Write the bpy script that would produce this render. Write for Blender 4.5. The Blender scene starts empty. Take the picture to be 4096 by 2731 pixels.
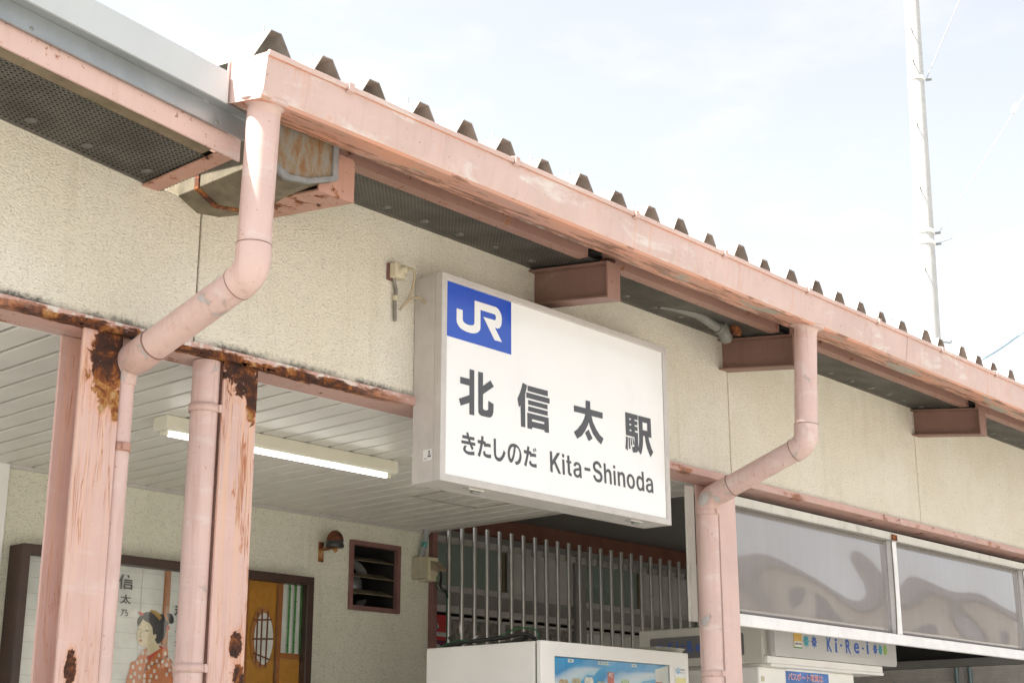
import bpy, bmesh, math, random
from mathutils import Vector, Matrix
from mathutils.geometry import tessellate_polygon
random.seed(7)
R = math.radians
sc = bpy.context.scene
# ---------------------------------------------------------------- camera, sky, sun, exposure
CAM = Vector((0, -3.5, 1.5))
pitch, head, roll = R(16.105), R(41.832), R(-0.0615)
fwd = Vector((math.cos(head)*math.cos(pitch), math.sin(head)*math.cos(pitch), math.sin(pitch)))
rgt = Vector((math.sin(head), -math.cos(head), 0)); upv = rgt.cross(fwd)
rg2 = rgt*math.cos(roll)+upv*math.sin(roll); up2 = upv*math.cos(roll)-rgt*math.sin(roll)
cd = bpy.data.cameras.new('camera'); cam = bpy.data.objects.new('camera', cd); sc.collection.objects.link(cam)
cam.matrix_world = Matrix(((rg2.x, up2.x, -fwd.x, CAM.x), (rg2.y, up2.y, -fwd.y, CAM.y), (rg2.z, up2.z, -fwd.z, CAM.z), (0, 0, 0, 1)))
cd.sensor_width = 36; cd.sensor_fit = 'HORIZONTAL'; cd.lens = 51.335; cd.clip_end = 2000; cd.clip_start = .05
sc.camera = cam
SUN_EL, SUN_AZ = R(62), math.atan2(-.90, .436)      # azimuth: x = sin, y = cos
w = bpy.data.worlds.new('World'); sc.world = w; w.use_nodes = True
wt = w.node_tree; bg = wt.nodes['Background']
sky = wt.nodes.new('ShaderNodeTexSky'); sky.sky_type = 'NISHITA'; sky.sun_disc = False
sky.sun_elevation = SUN_EL; sky.sun_rotation = SUN_AZ; sky.air_density = 1.0; sky.dust_density = 3.0; sky.ozone_density = 1.0
hs = wt.nodes.new('ShaderNodeHueSaturation'); hs.inputs['Saturation'].default_value = .30
wt.links.new(sky.outputs[0], hs.inputs['Color'])
# thin high cloud over the whole dome: the same brightness, only whiter
h0 = wt.nodes.new('ShaderNodeHueSaturation'); h0.inputs['Saturation'].default_value = .03; wt.links.new(sky.outputs[0], h0.inputs['Color'])
tc = wt.nodes.new('ShaderNodeTexCoord'); mp = wt.nodes.new('ShaderNodeMapping'); mp.inputs['Scale'].default_value = (3, 3, 8); wt.links.new(tc.outputs['Generated'], mp.inputs[0])
cn = wt.nodes.new('ShaderNodeTexNoise'); cn.inputs['Scale'].default_value = 1.6; cn.inputs['Detail'].default_value = 7; cn.inputs['Roughness'].default_value = .6; wt.links.new(mp.outputs[0], cn.inputs['Vector'])
cr = wt.nodes.new('ShaderNodeMapRange'); cr.interpolation_type = 'SMOOTHSTEP'; cr.inputs[1].default_value = .45; cr.inputs[2].default_value = .72; wt.links.new(cn.outputs['Fac'], cr.inputs[0])
cm = wt.nodes.new('ShaderNodeMix'); cm.data_type = 'RGBA'; wt.links.new(cr.outputs[0], cm.inputs[0]); wt.links.new(hs.outputs[0], cm.inputs[6]); wt.links.new(h0.outputs[0], cm.inputs[7])
wt.links.new(cm.outputs[2], bg.inputs['Color']); bg.inputs['Strength'].default_value = .079
sl = bpy.data.lights.new('sun', 'SUN'); sl.energy = 5.0; sl.angle = R(.53); sl.color = (1, .96, .9)
so = bpy.data.objects.new('sun', sl); sc.collection.objects.link(so); so.location = (-8, 4, 16)
sdir = Vector((math.sin(SUN_AZ)*math.cos(SUN_EL), math.cos(SUN_AZ)*math.cos(SUN_EL), math.sin(SUN_EL)))
so.rotation_euler = (-sdir).to_track_quat('-Z', 'Y').to_euler()
vs = sc.view_settings; vs.view_transform = 'Standard'; vs.look = 'None'; vs.exposure = 2.06; vs.gamma = 1; vs.use_curve_mapping = False
sc.cycles.max_bounces = 10; sc.cycles.diffuse_bounces = 6; sc.cycles.transparent_max_bounces = 12
sc.cycles.use_denoising = True

# ---------------------------------------------------------------- node helpers
class NT:
    def __init__(s, name):
        m = bpy.data.materials.new(name); m.use_nodes = True; s.m = m; s.t = m.node_tree
        s.b = s.t.nodes['Principled BSDF']; s.out = s.t.nodes['Material Output']
        g = s.t.nodes.new('ShaderNodeNewGeometry'); s.pos = g.outputs['Position']; s.nrm = g.outputs['Normal']
    def n(s, k): return s.t.nodes.new(k)
    def put(s, sock, v):
        if hasattr(v, 'node'): s.t.links.new(v, sock)
        elif isinstance(v, tuple): sock.default_value = v if len(v) == len(sock.default_value) else v + (1,)
        else: sock.default_value = v
    def math(s, op, a, b=0, c=0, clamp=False):
        q = s.n('ShaderNodeMath'); q.operation = op; q.use_clamp = clamp
        for i, v in enumerate((a, b, c)): s.put(q.inputs[i], v)
        return q.outputs[0]
    def scale(s, v, sx, sy, sz):
        q = s.n('ShaderNodeVectorMath'); q.operation = 'MULTIPLY'; s.put(q.inputs[0], v); q.inputs[1].default_value = (sx, sy, sz); return q.outputs[0]
    def noise(s, scale, vec=None, detail=3, rough=.55, dist=0):
        q = s.n('ShaderNodeTexNoise'); s.put(q.inputs['Vector'], vec or s.pos); q.inputs['Scale'].default_value = scale
        q.inputs['Detail'].default_value = detail; q.inputs['Roughness'].default_value = rough; q.inputs['Distortion'].default_value = dist
        return q.outputs['Fac']
    def vor(s, scale, vec=None, feat='F1', rnd=1):
        q = s.n('ShaderNodeTexVoronoi'); q.feature = feat; s.put(q.inputs['Vector'], vec or s.pos); q.inputs['Scale'].default_value = scale
        q.inputs['Randomness'].default_value = rnd; return q
    def step(s, v, lo, hi):
        q = s.n('ShaderNodeMapRange'); q.interpolation_type = 'SMOOTHSTEP'; s.put(q.inputs[0], v); q.inputs[1].default_value = lo; q.inputs[2].default_value = hi
        return q.outputs[0]
    def mix(s, f, a, b):
        q = s.n('ShaderNodeMix'); q.data_type = 'RGBA'; s.put(q.inputs[0], f); s.put(q.inputs[6], a); s.put(q.inputs[7], b); return q.outputs[2]
    def ramp(s, f, stops):
        q = s.n('ShaderNodeValToRGB'); s.put(q.inputs[0], f); e = q.color_ramp.elements
        while len(e) < len(stops): e.new(.5)
        for el, (p, c) in zip(e, stops): el.position = p; el.color = c + (1,)
        return q.outputs[0]
    def xyz(s, v=None):
        q = s.n('ShaderNodeSeparateXYZ'); s.put(q.inputs[0], v or s.pos); return q.outputs
    def bump(s, h, dist, strength=1):
        q = s.n('ShaderNodeBump'); q.inputs['Distance'].default_value = dist; q.inputs['Strength'].default_value = strength; s.put(q.inputs['Height'], h)
        s.t.links.new(q.outputs[0], s.b.inputs['Normal'])
    def fin(s, col, rough=.5, metal=0, spec=.5):
        s.put(s.b.inputs['Base Color'], col); s.put(s.b.inputs['Roughness'], rough); s.put(s.b.inputs['Metallic'], metal)
        s.b.inputs['Specular IOR Level'].default_value = spec; return s.m

RUST = [(.28, (.034, .018, .013)), (.45, (.070, .027, .016)), (.53, (.16, .050, .016)), (.60, (.30, .10, .025)), (.68, (.42, .22, .07)), (.8, (.50, .36, .20))]
def plain(name, c, rough=.5, metal=0, var=.08, scale=9, bump=0, bscale=60, spec=.5, dirt=0):
    t = NT(name); n = t.noise(scale, detail=5)
    col = t.mix(t.step(n, .3, .7), tuple(x*(1-var) for x in c), tuple(min(1, x*(1+var)) for x in c))
    if dirt:
        d = t.step(t.noise(scale*2.3, t.scale(t.pos, 1, 1, .35), 6, .65), .52, .78)
        col = t.mix(t.math('MULTIPLY', d, dirt), col, tuple(x*.45 for x in c))
    if bump: t.bump(t.noise(bscale, detail=3), bump)
    return t.fin(col, t.math('MULTIPLY_ADD', n, .15, rough-.07), metal, spec)

def stucco(name, c, c2, pit=.55, mould=None):
    t = NT(name)
    f = t.noise(140, t.scale(t.pos, .75, 1, 1.2), 3, .6, .5); v = t.vor(170, t.scale(t.pos, .75, 1, 1.2), 'SMOOTH_F1').outputs['Distance']
    big = t.noise(2.2, detail=4); mid = t.noise(11, detail=4)
    col = t.mix(t.step(big, .35, .7), c, c2)
    col = t.mix(t.math('MULTIPLY', t.step(mid, .5, .8), .35), col, tuple(x*.8 for x in c))
    pits = t.step(f, .45, .34)
    col = t.mix(t.math('MULTIPLY', pits, pit), col, tuple(x*.33 for x in c))
    run = t.step(t.noise(1, t.scale(t.pos, 15, 15, 1.1), 5, .6, .4), .50, .74)
    col = t.mix(t.math('MULTIPLY', t.math('MULTIPLY', run, t.step(t.noise(1.3, detail=2), .38, .62)), .30), col, tuple(x*y for x, y in zip(c, (.66, .62, .54))))
    if mould:
        z = t.xyz(); h = t.math('ADD', t.math('SUBTRACT', z[2], mould), t.math('MULTIPLY', t.math('SUBTRACT', t.noise(55, detail=6, rough=.75), .5), .065))
        k = t.step(h, .030, -.002); sp = t.math('MULTIPLY', t.step(t.noise(7, detail=2), .36, .56), t.math('MULTIPLY_ADD', t.step(z[0], 3.7, 3.2), .92, .08))
        col = t.mix(t.math('MULTIPLY', t.math('MULTIPLY', k, sp), .9), col, (.035, .034, .032))
    t.bump(t.math('ADD', t.math('MULTIPLY', f, 1.2), t.math('MULTIPLY', v, -.6)), .0065, .85)
    return t.fin(col, .93, 0, .2)

def pink(name, c=(.61, .43, .38), rust=0, streak=0, peel=0, patches=(), chalk=.3, specks=.15, lint=False, under=False, rough=.52, drip=.25):
    """Oil-painted steel or sheet: faded pink, chalky scuffs, rust where the coat has gone."""
    t = NT(name); z = t.xyz()
    big = t.noise(3.5, detail=4); fine = t.noise(40, detail=5, rough=.65)
    col = t.mix(t.step(big, .3, .72), tuple(x*.93 for x in c), tuple(min(1, x*1.07) for x in c))
    if chalk:
        ch = t.step(t.noise(9, t.scale(t.pos, .45, 1, 1.6), 6, .62, .6), .54, .70)
        col = t.mix(t.math('MULTIPLY', ch, chalk), col, (.70, .66, .62))
    if drip:
        dn = t.step(t.noise(1, t.scale(t.pos, 34, 34, 1.8), 6, .62, .6), .50, .72)
        col = t.mix(t.math('MULTIPLY', dn, drip), col, tuple(x*y for x, y in zip(c, (.72, .60, .52))))
    hgt = t.math('MULTIPLY', fine, .25); rmask = None
    def orm(a, b): return b if a is None else t.math('MAXIMUM', a, b)
    if specks:
        rmask = orm(rmask, t.math('MULTIPLY', t.step(t.noise(75, detail=2), .68, .74), specks*3))
    if rust: rmask = orm(rmask, t.step(t.math('ADD', t.noise(14, detail=7, rough=.68), t.math('MULTIPLY', t.noise(2.5), .35)), .80-.25*rust, .90-.25*rust))
    for (px, pz, rx, rz, amp) in patches:
        dx = t.math('DIVIDE', t.math('SUBTRACT', z[0], px), rx); dz = t.math('DIVIDE', t.math('SUBTRACT', z[2], pz), rz)
        d = t.math('ADD', t.math('MULTIPLY', dx, dx), t.math('MULTIPLY', dz, dz))
        d = t.math('ADD', d, t.math('MULTIPLY', t.math('SUBTRACT', t.noise(22, detail=8, rough=.72, dist=.8), .5), amp*3.4))
        fr0 = t.math('LESS_THAN', z[1], .014)
        rmask = orm(rmask, t.math('MULTIPLY', t.step(d, 1.12, .86), fr0))
        hal = t.math('MULTIPLY', t.step(t.math('ADD', d, t.math('MULTIPLY', t.noise(1, t.scale(t.pos, 90, 90, 5), 4), 1.2)), 2.9, 1.2), fr0)
        col = t.mix(t.math('MULTIPLY', hal, .6), col, (.60, .25, .10))
    if lint:
        nz = t.math('MULTIPLY', t.math('SUBTRACT', t.noise(17, t.scale(t.pos, .5, 1, 2.2), 7, .7), .5), .085)
        zz = t.math('ADD', z[2], nz)
        band = t.math('MULTIPLY', t.step(zz, 2.700, 2.690), t.step(t.math('ADD', z[1], nz), .030, .018))
        reg = t.math('MULTIPLY', t.step(t.math('ADD', z[0], t.math('MULTIPLY', nz, 8)), 1.75, 2.0), t.step(t.math('ADD', z[0], t.math('MULTIPLY', nz, 6)), 3.5, 3.05))
        far = t.math('MULTIPLY', t.step(t.noise(4.5), .54, .62), .6)
        band = t.math('MULTIPLY', band, t.math('MAXIMUM', reg, far))
        rmask = orm(rmask, band)
        wh = t.math('MULTIPLY', t.math('MULTIPLY', t.step(zz, 2.690, 2.699), t.step(t.noise(33, detail=5), .50, .58)), reg)
        col = t.mix(t.math('MULTIPLY', wh, .8), col, (.70, .66, .60))
    if streak:
        st = t.noise(1, t.scale(t.pos, 62, 62, 1.6), 4, .6, .5); w1 = t.step(st, .46, .66)
        fade = t.math('MULTIPLY', t.step(z[2], 1.2, 2.62), streak)
        col = t.mix(t.math('MULTIPLY', w1, fade), col, (.68, .44, .32))
        ln = t.noise(1, t.scale(t.pos, 46, 46, 2.2), 3, .55, .9); ab = t.math('ABSOLUTE', t.math('SUBTRACT', ln, .5))
        where = t.math('MULTIPLY', t.step(t.noise(9, t.scale(t.pos, 1, 1, .3), 2), .42, .56), t.math('MINIMUM', fade, .9))
        col = t.mix(t.math('MULTIPLY', t.step(ab, .075, .0), t.math('MULTIPLY', where, .55)), col, (.66, .33, .17))
        thin = t.math('MULTIPLY', t.step(ab, .016, .005), where)
        col = t.mix(thin, col, (.38, .12, .04)); hgt = t.math('SUBTRACT', hgt, t.math('MULTIPLY', thin, .5))
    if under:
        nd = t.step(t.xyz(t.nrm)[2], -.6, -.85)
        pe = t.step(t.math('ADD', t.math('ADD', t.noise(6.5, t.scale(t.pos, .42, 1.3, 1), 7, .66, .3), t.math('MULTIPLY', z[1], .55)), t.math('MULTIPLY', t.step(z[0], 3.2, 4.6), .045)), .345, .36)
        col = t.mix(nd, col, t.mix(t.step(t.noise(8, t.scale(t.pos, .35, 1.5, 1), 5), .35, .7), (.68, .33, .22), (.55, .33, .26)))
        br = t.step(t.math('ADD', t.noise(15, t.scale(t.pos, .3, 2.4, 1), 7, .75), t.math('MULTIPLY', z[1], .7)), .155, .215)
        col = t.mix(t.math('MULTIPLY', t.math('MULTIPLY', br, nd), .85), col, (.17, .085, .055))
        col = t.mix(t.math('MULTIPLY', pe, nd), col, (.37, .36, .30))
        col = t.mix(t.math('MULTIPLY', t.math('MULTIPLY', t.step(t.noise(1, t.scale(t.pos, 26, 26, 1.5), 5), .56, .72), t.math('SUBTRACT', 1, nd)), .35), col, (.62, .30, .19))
    if peel:
        th = .645-.16*max(0, peel-1); pn = t.noise(9.5 if peel <= 1 else 15, detail=6, rough=.62, dist=.7); peel = min(peel, .9)
        pl = t.step(pn, th, th+.01)
        edge = t.step(pn, th-.05, th+.005)
        col = t.mix(t.math('MULTIPLY', edge, peel*.5), col, (.46, .33, .28)); col = t.mix(t.math('MULTIPLY', pl, peel), col, (.45, .44, .42))
        hgt = t.math('SUBTRACT', hgt, t.math('MULTIPLY', pl, .6))
    if rmask is not None:
        rc = t.ramp(t.math('ADD', t.math('MULTIPLY_ADD', t.noise(20, detail=8, rough=.74, dist=.6), 1.25, -.19 if patches else -.12), t.math('MULTIPLY', t.math('MULTIPLY', t.step(z[2], 2.64, 2.46), t.step(z[2], 1.95, 2.1)), .20 if patches else .08)), RUST)
        halo = t.math('MULTIPLY', t.step(rmask, .0, .5), .5)
        col = t.mix(rmask, t.mix(halo, col, (.50, .20, .09)), rc)
        hgt = t.math('ADD', hgt, t.math('MULTIPLY', rmask, t.math('MULTIPLY_ADD', t.noise(60, detail=6, rough=.75), 2.4, -1.5)))
        t.bump(hgt, .004, .8)
        return t.fin(col, t.math('MULTIPLY_ADD', rmask, .35, rough), 0, .4)
    t.bump(hgt, .002, .6)
    return t.fin(col, rough, 0, .4)

M = {}
M['wall'] = stucco('stucco_cream', (.745, .69, .565), (.79, .745, .64), .36, 2.707)
M['back'] = stucco('stucco_green_cream', (.75, .735, .60), (.79, .775, .655), .4)
M['pink'] = pink('pink_paint_faded', rust=.12, chalk=.35)
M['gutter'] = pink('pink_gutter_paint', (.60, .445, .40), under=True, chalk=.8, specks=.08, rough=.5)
M['pipe'] = pink('pink_pipe_paint', (.63, .455, .41), peel=.9, chalk=.35, specks=.10, rough=.5, drip=.5)
M['elbow'] = pink('pink_elbow_scraped', (.61, .43, .38), peel=1.5, chalk=.3, specks=.12, rough=.55, drip=.7)
M['lintel'] = pink('pink_lintel_rusted', (.55, .35, .30), lint=True, specks=.15, rust=.05)
M['column1'] = pink('pink_column_rust_top', (.63, .43, .38), streak=.7, patches=[(2.205, 2.585, .062, .125, 1.3), (2.24, 2.47, .018, .05, 1.2), (2.16, 1.745, .017, .048, 1.1)], specks=.05)
M['column2'] = pink('pink_column_rust_streaks', (.63, .43, .38), streak=.9, patches=[(2.675, 2.66, .075, .075, 1.5), (2.715, 2.585, .022, .085, 1.2), (2.70, 1.83, .022, .045, 1.2), (2.715, 1.75, .02, .035, 1.2)], specks=.08)
M['column3'] = pink('pink_column_plain', (.64, .46, .415), specks=.02, chalk=.15)
M['bracket'] = pink('pink_bracket_shaded_speckled', (.25, .145, .115), rust=.0, specks=.35, chalk=.05)  # bracket webs' shade put into the paint; also serves the grimy pipe seams
M['bracketr'] = pink('pink_bracket_rusted', (.46, .26, .20), rust=.18, specks=.6, chalk=.05)
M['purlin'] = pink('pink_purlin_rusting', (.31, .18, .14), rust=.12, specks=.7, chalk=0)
M['galv'] = plain('galvanised_weathered', (.36, .38, .385), .42, .55, .10, 6, 0, 60, .5, .25)
M['flash'] = plain('pale_coated_flashing', (.50, .525, .53), .45, .0, .05, 4, 0, 60, .5, .12)
M['tan'] = plain('tan_weathered_timber', (.21, .17, .115), .85, 0, .2, 12, .002, 40, .2, .4)
M['alu'] = plain('anodised_aluminium', (.62, .60, .56), .33, .8, .05, 12, 0, 60, .5, .12)
M['alubar'] = plain('aluminium_bar', (.55, .54, .50), .3, .85, .05, 12, 0, 60, .5, .1)
M['white'] = plain('white_enamel', (.82, .81, .775), .35, 0, .03, 5, 0, 60, .5, .04)
M['signframe'] = plain('sign_frame_alloy', (.55, .52, .485), .45, .25, .05, 14, 0, 60, .5, .18)
M['signface'] = plain('sign_face_acrylic', (.83, .83, .815), .12, 0, .02, 3, 0, 60, .5, .07)
M['blue'] = plain('sign_blue', (.022, .085, .47), .14, 0, .05, 5)
M['ink'] = plain('sign_charcoal', (.072, .072, .078), .3, 0, .08, 30)
M['signwhite'] = plain('sign_mark_white', (.80, .80, .78), .14, 0, .01, 3)
M['black'] = plain('black_rubber', (.018, .018, .018), .5)
M['dark'] = plain('dark_void', (.02, .018, .016), .9)
M['grey'] = plain('grey_board', (.30, .29, .27), .75, 0, .1, 8, 0, 60, .3, .25)
M['darkceil'] = plain('brown_grey_ceiling', (.19, .18, .165), .6, 0, .08, 8, 0, 60, .4, .2)
M['brownpaint'] = plain('red_brown_paint', (.24, .105, .07), .6, 0, .1, 10, 0, 60, .4, .2)
M['ventframe'] = plain('plum_brown_paint', (.20, .10, .088), .65, 0, .12, 18, 0, 60, .4, .3)
M['frame'] = plain('dark_brown_frame', (.048, .024, .017), .38, 0, .15, 10)
M['plank'] = plain('ceiling_plank_coated', (.72, .70, .645), .36, .0, .05, 4, 0, 60, .5, .10)
M['beige'] = plain('beige_plastic', (.58, .52, .37), .5, 0, .06, 20, 0, 60, .5, .25)
M['cable'] = plain('tan_cable', (.38, .31, .20), .55)
M['cabledk'] = plain('grey_brown_conduit', (.22, .20, .17), .6, 0, .2, 30)
M['greencable'] = plain('green_cable', (.01, .12, .04), .45)
M['fixture'] = plain('cream_enamel', (.70, .68, .56), .4, 0, .03, 6, 0, 60, .5, .05)
M['concrete'] = plain('pole_concrete', (.50, .50, .485), .8, 0, .05, 5, .002, 50, .2, .1)
M['wire'] = plain('steel_wire', (.42, .42, .42), .5, .3)
M['wireblue'] = plain('blue_grey_cable', (.28, .38, .44), .5)
M['roofsheet'] = plain('weathered_steel_sheet', (.27, .265, .235), .6, .1, .2, 9, 0, 60, .4, .4)
M['washer'] = plain('dull_zinc_washer', (.15, .155, .14), .5, .3, .1, 40)
M['fixing'] = plain('zinc_washer', (.24, .25, .23), .5, .4, .1, 40)
M['board'] = plain('speckled_white_board', (.60, .58, .52), .7, 0, .05, 6, 0, 60, .3, .5)
M['whitebar'] = plain('white_painted_bar', (.80, .79, .78), .5, 0, .05, 14, 0, 60, .4, .12)
M['tilewall'] = plain('grey_siding', (.46, .435, .40), .75, 0, .07, 14, .0015, 90, .3, .15)
M['pipeblue'] = plain('blue_grey_conduit', (.16, .22, .235), .4, .3)
M['grn'] = plain('frosted_green_glass', (.25, .31, .26), .28, 0, .05, 3, .0006, 120)
M['frost'] = plain('frosted_pale_glass', (.58, .57, .53), .35, 0, .06, 5, .0006, 160)
M['mottle'] = plain('mottled_dark_glass', (.24, .22, .19), .3, 0, .45, 30, .0015, 60)
M['red'] = plain('red_print', (.55, .03, .025), .4)
M['plum'] = plain('plum_print', (.14, .01, .06), .4)
M['paper'] = plain('white_print', (.75, .75, .72), .5)
M['silver'] = plain('silver_ring', (.45, .44, .44), .4)
M['floor'] = plain('pale_terrazzo', (.42, .40, .36), .55, 0, .1, 20, 0, 60, .4, .1)
def lightmat():
    t = NT('fluorescent_glow'); e = t.n('ShaderNodeEmission'); e.inputs['Color'].default_value = (1, .98, .92, 1); e.inputs['Strength'].default_value = 2.4
    t.t.links.new(e.outputs[0], t.out.inputs['Surface']); return t.m
M['glow'] = lightmat()
def perfmat():
    """Zinc sheet punched with rows of crosses and round holes; the holes are open."""
    t = NT('perforated_zinc'); q = t.xyz(); P = .0165
    def cell(ox, oy):
        u = t.math('SUBTRACT', t.math('FRACT', t.math('MULTIPLY_ADD', q[0], 1/P, ox)), .5); v = t.math('SUBTRACT', t.math('FRACT', t.math('MULTIPLY_ADD', q[1], 1/P, oy)), .5)
        return t.math('ABSOLUTE', u), t.math('ABSOLUTE', v)
    u, v = cell(0, 0)
    a = t.math('MULTIPLY', t.math('LESS_THAN', u, .36), t.math('LESS_THAN', v, .14)); b = t.math('MULTIPLY', t.math('LESS_THAN', u, .14), t.math('LESS_THAN', v, .36))
    u2, v2 = cell(.5, .5)
    c = t.math('LESS_THAN', t.math('ADD', t.math('MULTIPLY', u2, u2), t.math('MULTIPLY', v2, v2)), .040)
    hole = t.math('MAXIMUM', t.math('MAXIMUM', a, b), c)
    hole = t.math('MULTIPLY', hole, t.math('LESS_THAN', q[1], -.012))
    n = t.noise(7, detail=5)
    t.fin(t.mix(t.step(n, .35, .7), (.115, .11, .095), (.19, .18, .16)), .5, .3)
    tr = t.n('ShaderNodeBsdfTransparent'); mx = t.n('ShaderNodeMixShader')
    t.put(mx.inputs[0], hole); t.t.links.new(t.b.outputs[0], mx.inputs[1]); t.t.links.new(tr.outputs[0], mx.inputs[2]); t.t.links.new(mx.outputs[0], t.out.inputs['Surface'])
    return t.m
M['perf'] = perfmat()
def smokemat():
    """Sagging smoked acrylic sheet: dusty, glossy and never quite flat."""
    t = NT('smoked_acrylic')
    wv = t.noise(1.9, t.scale(t.pos, 1.0, 1, 2.1), 2, .45, 1.1)
    dust = t.noise(1, t.scale(t.pos, 22, 22, 1.6), 6, .62)
    col = t.mix(t.step(dust, .35, .75), (.258, .235, .226), (.272, .250, .239))
    t.b.inputs['Coat Weight'].default_value = .8; t.b.inputs['Coat Roughness'].default_value = .02
    return t.fin(col, .05, 0, .6)
M['smoke'] = smokemat()
def rustgalv():
    t = NT('galvanised_rusting'); n = t.noise(26, t.scale(t.pos, 1.4, 1, .5), 8, .72)
    col = t.ramp(n, [(0, (.17, .16, .14)), (.42, (.25, .24, .21)), (.52, (.25, .19, .12)), (.64, (.22, .10, .035)), (.85, (.10, .045, .02))])
    t.bump(n, .002, .6); return t.fin(col, .7, .15)
M['capface'] = rustgalv()
M['trough'] = plain('galvanised_moss_stained', (.17, .145, .10), .7, .1, .25, 14, .001, 40, .3, .55)
M['sealant'] = plain('grey_sealant', (.24, .24, .235), .8, 0, .12, 30, .003, 60, .2, .35)
M['rust'] = pink('rusted_iron', (.3, .12, .05), rust=1.6, specks=0, chalk=0)
def groundmat():
    t = NT('plaza_concrete'); n = t.noise(.6, detail=5); f = t.noise(30, detail=3)
    col = t.mix(t.step(n, .3, .7), (.215, .205, .187), (.255, .243, .22)); col = t.mix(t.math('MULTIPLY', f, .25), col, (.16, .15, .14))
    t.bump(f, .003); return t.fin(col, .85, 0, .3)
M['ground'] = groundmat()

# ---------------------------------------------------------------- mesh helpers
class MB:
    def __init__(s): s.v = []; s.f = []; s.sm = []
    def add(s, vs, fs, smooth=False):
        o = len(s.v); s.v += [tuple(p) for p in vs]; s.f += [tuple(i+o for i in f) for f in fs]; s.sm += [smooth]*len(fs); return s
    def box(s, x0, x1, y0, y1, z0, z1):
        return s.add([(x, y, z) for x in (x0, x1) for y in (y0, y1) for z in (z0, z1)], [(0, 1, 3, 2), (4, 6, 7, 5), (0, 4, 5, 1), (2, 3, 7, 6), (0, 2, 6, 4), (1, 5, 7, 3)])
    def hexa(s, p):      # 8 points: bottom 4 then top 4
        return s.add(p, [(3, 2, 1, 0), (4, 5, 6, 7), (0, 1, 5, 4), (1, 2, 6, 5), (2, 3, 7, 6), (3, 0, 4, 7)])
    def prism(s, poly, f0, f1, holes=()):
        """poly (and holes) in 2-D; f0, f1 turn a 2-D point into the two end points."""
        loops = [list(poly)]+[list(h) for h in holes]; flat = [p for l in loops for p in l]; n = len(flat)
        tri = tessellate_polygon([[Vector((a, b, 0)) for a, b in l] for l in loops])
        vs = [f0(*p) for p in flat]+[f1(*p) for p in flat]
        fs = [tuple(t) for t in tri]+[tuple(i+n for i in reversed(t)) for t in tri]; o = 0
        for l in loops:
            m = len(l)
            for i in range(m): j = (i+1) % m; fs.append((o+i, o+j, o+n+j, o+n+i))
            o += m
        return s.add(vs, fs)
    def alongx(s, poly, x0, x1, dz=0, holes=()): return s.prism(poly, lambda a, b: (x0, a, b), lambda a, b: (x1, a, b+dz), holes)
    def alongy(s, poly, y0, y1, dz=0, holes=()): return s.prism(poly, lambda a, b: (a, y0, b), lambda a, b: (a, y1, b+dz), holes)
    def alongz(s, poly, z0, z1): return s.prism(poly, lambda a, b: (a, b, z0), lambda a, b: (a, b, z1))
    def tube(s, path, r, n=16, caps=True):
        P = [Vector(p) for p in path]; rr = r if isinstance(r, (list, tuple)) else [r]*len(P); vs = []; prev = None
        for i, p in enumerate(P):
            a = P[max(0, i-1)]; b = P[min(len(P)-1, i+1)]
            d = (b-a).normalized()
            if prev is None: u = d.orthogonal().normalized()
            else:
                u = prev-d*prev.dot(d); u.normalize()
            prev = u; v = d.cross(u)
            vs += [p+(u*math.cos(2*math.pi*k/n)+v*math.sin(2*math.pi*k/n))*rr[i] for k in range(n)]
        fs = [(i*n+k, i*n+(k+1) % n, (i+1)*n+(k+1) % n, (i+1)*n+k) for i in range(len(P)-1) for k in range(n)]
        s.add(vs, fs, True)
        if caps: s.add(vs[:n], [tuple(range(n-1, -1, -1))]); s.add(vs[-n:], [tuple(range(n))])
        return s
    def lathe(s, prof, org, axis, n=20):
        ax = Vector(axis).normalized(); u = ax.orthogonal().normalized(); v = ax.cross(u); vs = []
        for r, h in prof: vs += [Vector(org)+ax*h+(u*math.cos(2*math.pi*k/n)+v*math.sin(2*math.pi*k/n))*r for k in range(n)]
        return s.add(vs, [(i*n+k, i*n+(k+1) % n, (i+1)*n+(k+1) % n, (i+1)*n+k) for i in range(len(prof)-1) for k in range(n)], True)

col = sc.collection
def tag(o, label=None, cat=None, group=None, kind=None):
    if label: o['label'] = label
    if cat: o['category'] = cat
    if group: o['group'] = group
    if kind: o['kind'] = kind
    return o
def thing(name, loc, label, cat, group=None):
    o = bpy.data.objects.new(name, None); col.objects.link(o); o.location = loc; o.empty_display_size = .1
    return tag(o, label, cat, group)
def worldloc(o):
    v = Vector(o.location)
    while o.parent: o = o.parent; v += Vector(o.location)
    return v
def mesh(name, mb, off=(0, 0, 0)):
    me = bpy.data.meshes.new(name); o = Vector(off)
    me.from_pydata([tuple(Vector(p)-o) for p in mb.v], [], mb.f); me.validate()
    if len(me.polygons) == len(mb.sm): me.polygons.foreach_set('use_smooth', mb.sm)
    bm = bmesh.new(); bm.from_mesh(me); bmesh.ops.recalc_face_normals(bm, faces=bm.faces); bm.to_mesh(me); bm.free()
    me.update(); return me
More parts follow.
